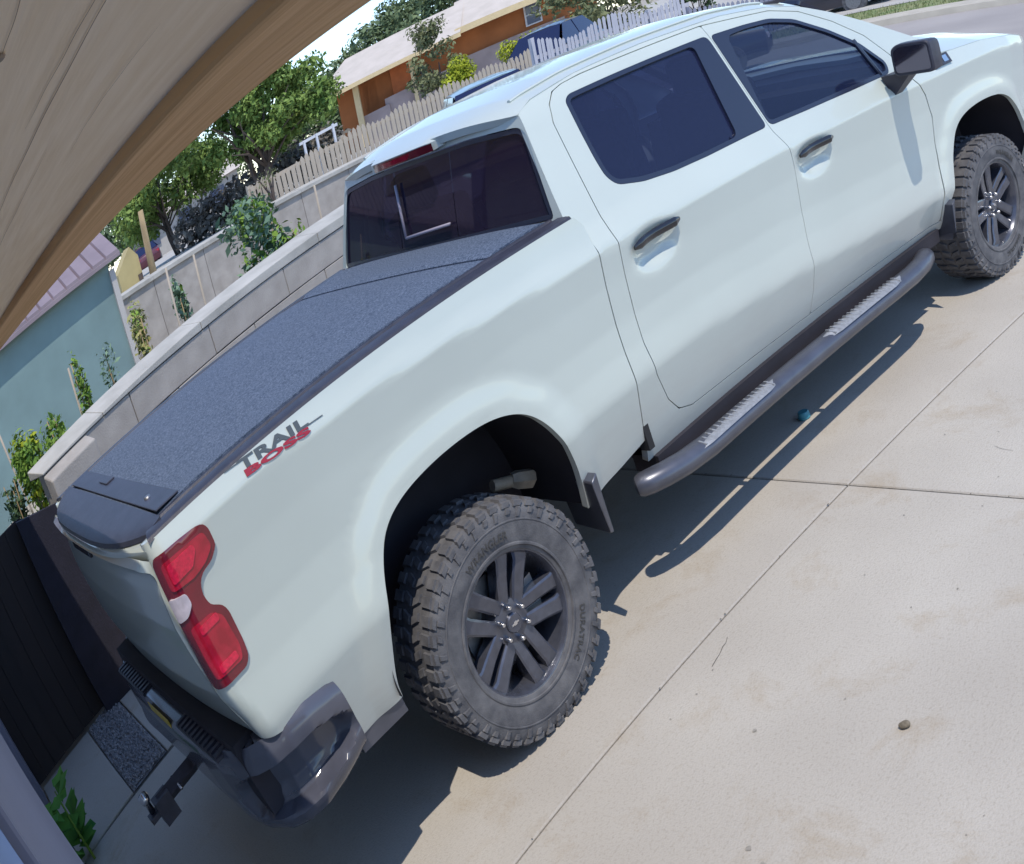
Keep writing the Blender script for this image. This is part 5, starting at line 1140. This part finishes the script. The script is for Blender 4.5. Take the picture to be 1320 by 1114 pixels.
# ---- wheels
def tyre_mesh():
    m = MB(); R0 = .397
    prof = [(.236, -.110), (.243, -.124), (.262, -.131), (.30, -.1375), (.335, -.1375), (.362, -.1345), (.383, -.128), (R0, -.112), (R0, 0), (R0, .112), (.383, .128), (.362, .1345), (.335, .1375), (.30, .1375), (.262, .131), (.243, .124), (.236, .110)]
    m.lathe([(r, h) for r, h in prof], 72)
    # rim-protector ring
    m.lathe([(.255, -.1305), (.258, -.136), (.264, -.136), (.268, -.133)], 72)
    # sidewall ring under the lettering
    m.lathe([(.334, -.1372), (.336, -.1395), (.339, -.1395), (.341, -.1370)], 72)
    def P(r, a, h): return (r * math.cos(a), h, r * math.sin(a))
    def block(a0, a1, h0, h1, r0, r1, skew=0.0, tp=.12):
        k = (a1 - a0) * tp; hk = (h1 - h0) * .06
        m.hexa([P(r0, a0, h0), P(r0, a1, h0), P(r0, a1 + skew, h1), P(r0, a0 + skew, h1), P(r1, a0 + k, h0 + hk), P(r1, a1 - k, h0 + hk), P(r1, a1 - k + skew, h1 - hk), P(r1, a0 + k + skew, h1 - hk)])
    N = 44; d = 2 * PI / N
    for i in range(N):
        a = i * d
        for sg in (-1, 1):
            jag = .010 if i % 2 else 0
            # shoulder block, and its lug running down the sidewall
            h0, h1 = sorted((sg * (.062 + jag), sg * .122)); block(a + .10 * d, a + .84 * d, h0, h1, R0 - .012, .4065, .0)
            lo = .346 if i % 2 else .357
            for (ra, rb, aa, ab, w0, w1) in ((.399, .378, .12, .82, .120, .1335), (.378, lo, .30 if i % 2 else .18, .66 if i % 2 else .58, .131, .1395)):
                q = [P(ra, a + aa * d, sg * w0), P(ra, a + ab * d, sg * w0), P(rb, a + (ab + .10) * d, sg * w0), P(rb, a + (aa + .10) * d, sg * w0)]
                t = [P(ra - .002, a + (aa + .05) * d, sg * w1), P(ra - .002, a + (ab - .05) * d, sg * w1), P(rb + .002, a + (ab + .05) * d, sg * (w1 + .001)), P(rb + .002, a + (aa + .15) * d, sg * (w1 + .001))]
                m.hexa(q + t if sg < 0 else q[::-1] + t[::-1])
        block(a + .05 * d, a + .62 * d, -.052, -.006, R0 - .01, .407, .30 * d)
        block(a + .35 * d, a + .92 * d, .006, .052, R0 - .01, .407, -.30 * d)
    return m
def ring_text(body, r, size, amid, hgt, h):
    V, F = text_obj('t', body, size, None, extrude=.0012, bold=.0006, spacing=1.12)
    wd = np.ptp(V[:, 0]); V[:, 0] -= V[:, 0].min() + wd / 2; V[:, 1] = (V[:, 1] - V[:, 1].mean())
    a = amid - V[:, 0] / r; rr = r + V[:, 1]
    return np.stack([rr * np.cos(a), np.full(len(a), h) - np.abs(V[:, 2]) * (V[:, 2] > 0) * 1.0, rr * np.sin(a)], 1), F
tm = tyre_mesh()
rim = MB()
rim.lathe([(.229, .10), (.229, -.02), (.224, -.06), (.229, -.098), (.236, -.104), (.244, -.113), (.246, -.118), (.243, -.121), (.237, -.119), (.231, -.108), (.226, -.095), (.214, -.02), (.212, .09)], 64)
def spoke(m, ang, off):
    ca, sa = math.cos(ang), math.sin(ang)
    def Q(r, t, h): return (r * ca - t * sa, h, r * sa + t * ca)
    st = [(.040, .024, -.078, -.02), (.080, .025, -.092, -.03), (.15, .0265, -.097, -.035), (.205, .029, -.106, -.04), (.229, .036, -.104, -.045)]
    V = []
    for r, hw, f, b in st:
        o = off * (.62 + .38 * r / .229)
        g = 1 if off > 0 else -1
        V += [Q(r, o - hw * .9, b), Q(r, o - hw, f + (.010 if g > 0 else .004)), Q(r, o - hw * .72, f + (.004 if g > 0 else 0)), Q(r, o + hw * .72, f + (0 if g > 0 else .004)), Q(r, o + hw, f + (.004 if g > 0 else .010)), Q(r, o + hw * .9, b)]
    F = [(i * 6 + j, (i + 1) * 6 + j, (i + 1) * 6 + j + 1, i * 6 + j + 1) for i in range(4) for j in range(5)] + [(5, 4, 3, 2, 1, 0), tuple(24 + j for j in range(6))]
    m.add(V, F)
SP0 = math.radians(64)
for k in range(5):
    for sg in (-1, 1): spoke(rim, SP0 + k * 2 * PI / 5, sg * .044)
rim.lathe([(.001, -.088), (.050, -.088), (.078, -.080), (.086, -.06), (.086, .0)], 30)
def wheel(x, left, z=.402):
    root_loc = Vector((x, .8625 if left else -.8625, z))
    wo_ = bpy.data.objects.new('wheel', wheel_me); COL.objects.link(wo_)
    wo_.location = root_loc - Vector(TO); wo_.parent = truck
    spin = {(-0.1 < x < .1): 0}.get(True, 0.55)
    wo_.rotation_euler = (0, spin if not left else -.3, PI if left else 0)
    for nm, me in wheel_parts:
        c = bpy.data.objects.new(nm, me); COL.objects.link(c); c.parent = wo_
tmp = rim.build('wheel', 'wheel'); sharp(tmp, 20); wheel_me = tmp.data; bpy.data.objects.remove(tmp)
wheel_parts = []
def wpart(name, mb, mat, angle=None, smooth=True):
    o = mb.build(name, mat, None, smooth)
    if angle: sharp(o, angle)
    wheel_parts.append((name, o.data)); bpy.data.objects.remove(o)
wpart('tyre', tm, 'rubber', 32)
lt = MB()
V, F = ring_text('WRANGLER', .298, .036, math.radians(92), 0, -.1382); lt.add(V, F)
wpart('tyre_lettering', lt, 'letter', None, False); lt = MB()
V, F = ring_text('DURATRAC', .298, .034, math.radians(-42), 0, -.1382); lt.add(V, F)
wpart('tyre_lettering', lt, 'letter', None, False)
for k in range(6):
    a = math.radians(30 + 60 * k); lg = MB(); c = (.0605 * math.cos(a), 0, .0605 * math.sin(a))
    lg.lathe([(.001, -.112), (.006, -.112), (.0105, -.106), (.0115, -.095), (.0115, -.080)], 12, 'y', c); wpart('lug_nut', lg, 'steel', 40)
cc = MB(); cc.lathe([(.001, -.101), (.030, -.101), (.034, -.097), (.036, -.085)], 24); wpart('centre_cap', cc, 'wheel', 30)
bt = MB()
for pts in ([(-.022, -.0045), (-.007, -.0045), (-.008, -.009), (.008 + .001, -.009), (.008, -.0045), (.022, -.0045), (.0205, .0045), (.0085, .0045), (.0095, .009), (-.007, .009), (-.0065, .0045), (-.0205, .0045)],):
    n = len(pts); V = [(u * .9, -.1012, v * .9) for u, v in pts] + [(u * .8, -.1035, v * .75) for u, v in pts]
    bt.add(V, [(i, (i + 1) % n, n + (i + 1) % n, n + i) for i in range(n)] + [tuple(n + i for i in range(n))])
wpart('cap_emblem', bt, 'steel', None, False)
bd_ = MB(); bd_.lathe([(.04, -.01), (.168, -.01), (.168, .012), (.04, .012)], 36); bd_.lathe([(.06, -.035), (.085, -.03), (.09, -.01)], 24); bd_.hexa([(.09, -.045, -.09), (.175, -.045, -.06), (.175, .03, -.06), (.09, .03, -.09), (.09, -.045, .06), (.175, -.045, .07), (.175, .03, .07), (.09, .03, .06)])
wpart('brake_disc', bd_, 'dull_steel', 35)
for x in (0, 3.746):
    for left in (False, True): wheel(x, left)
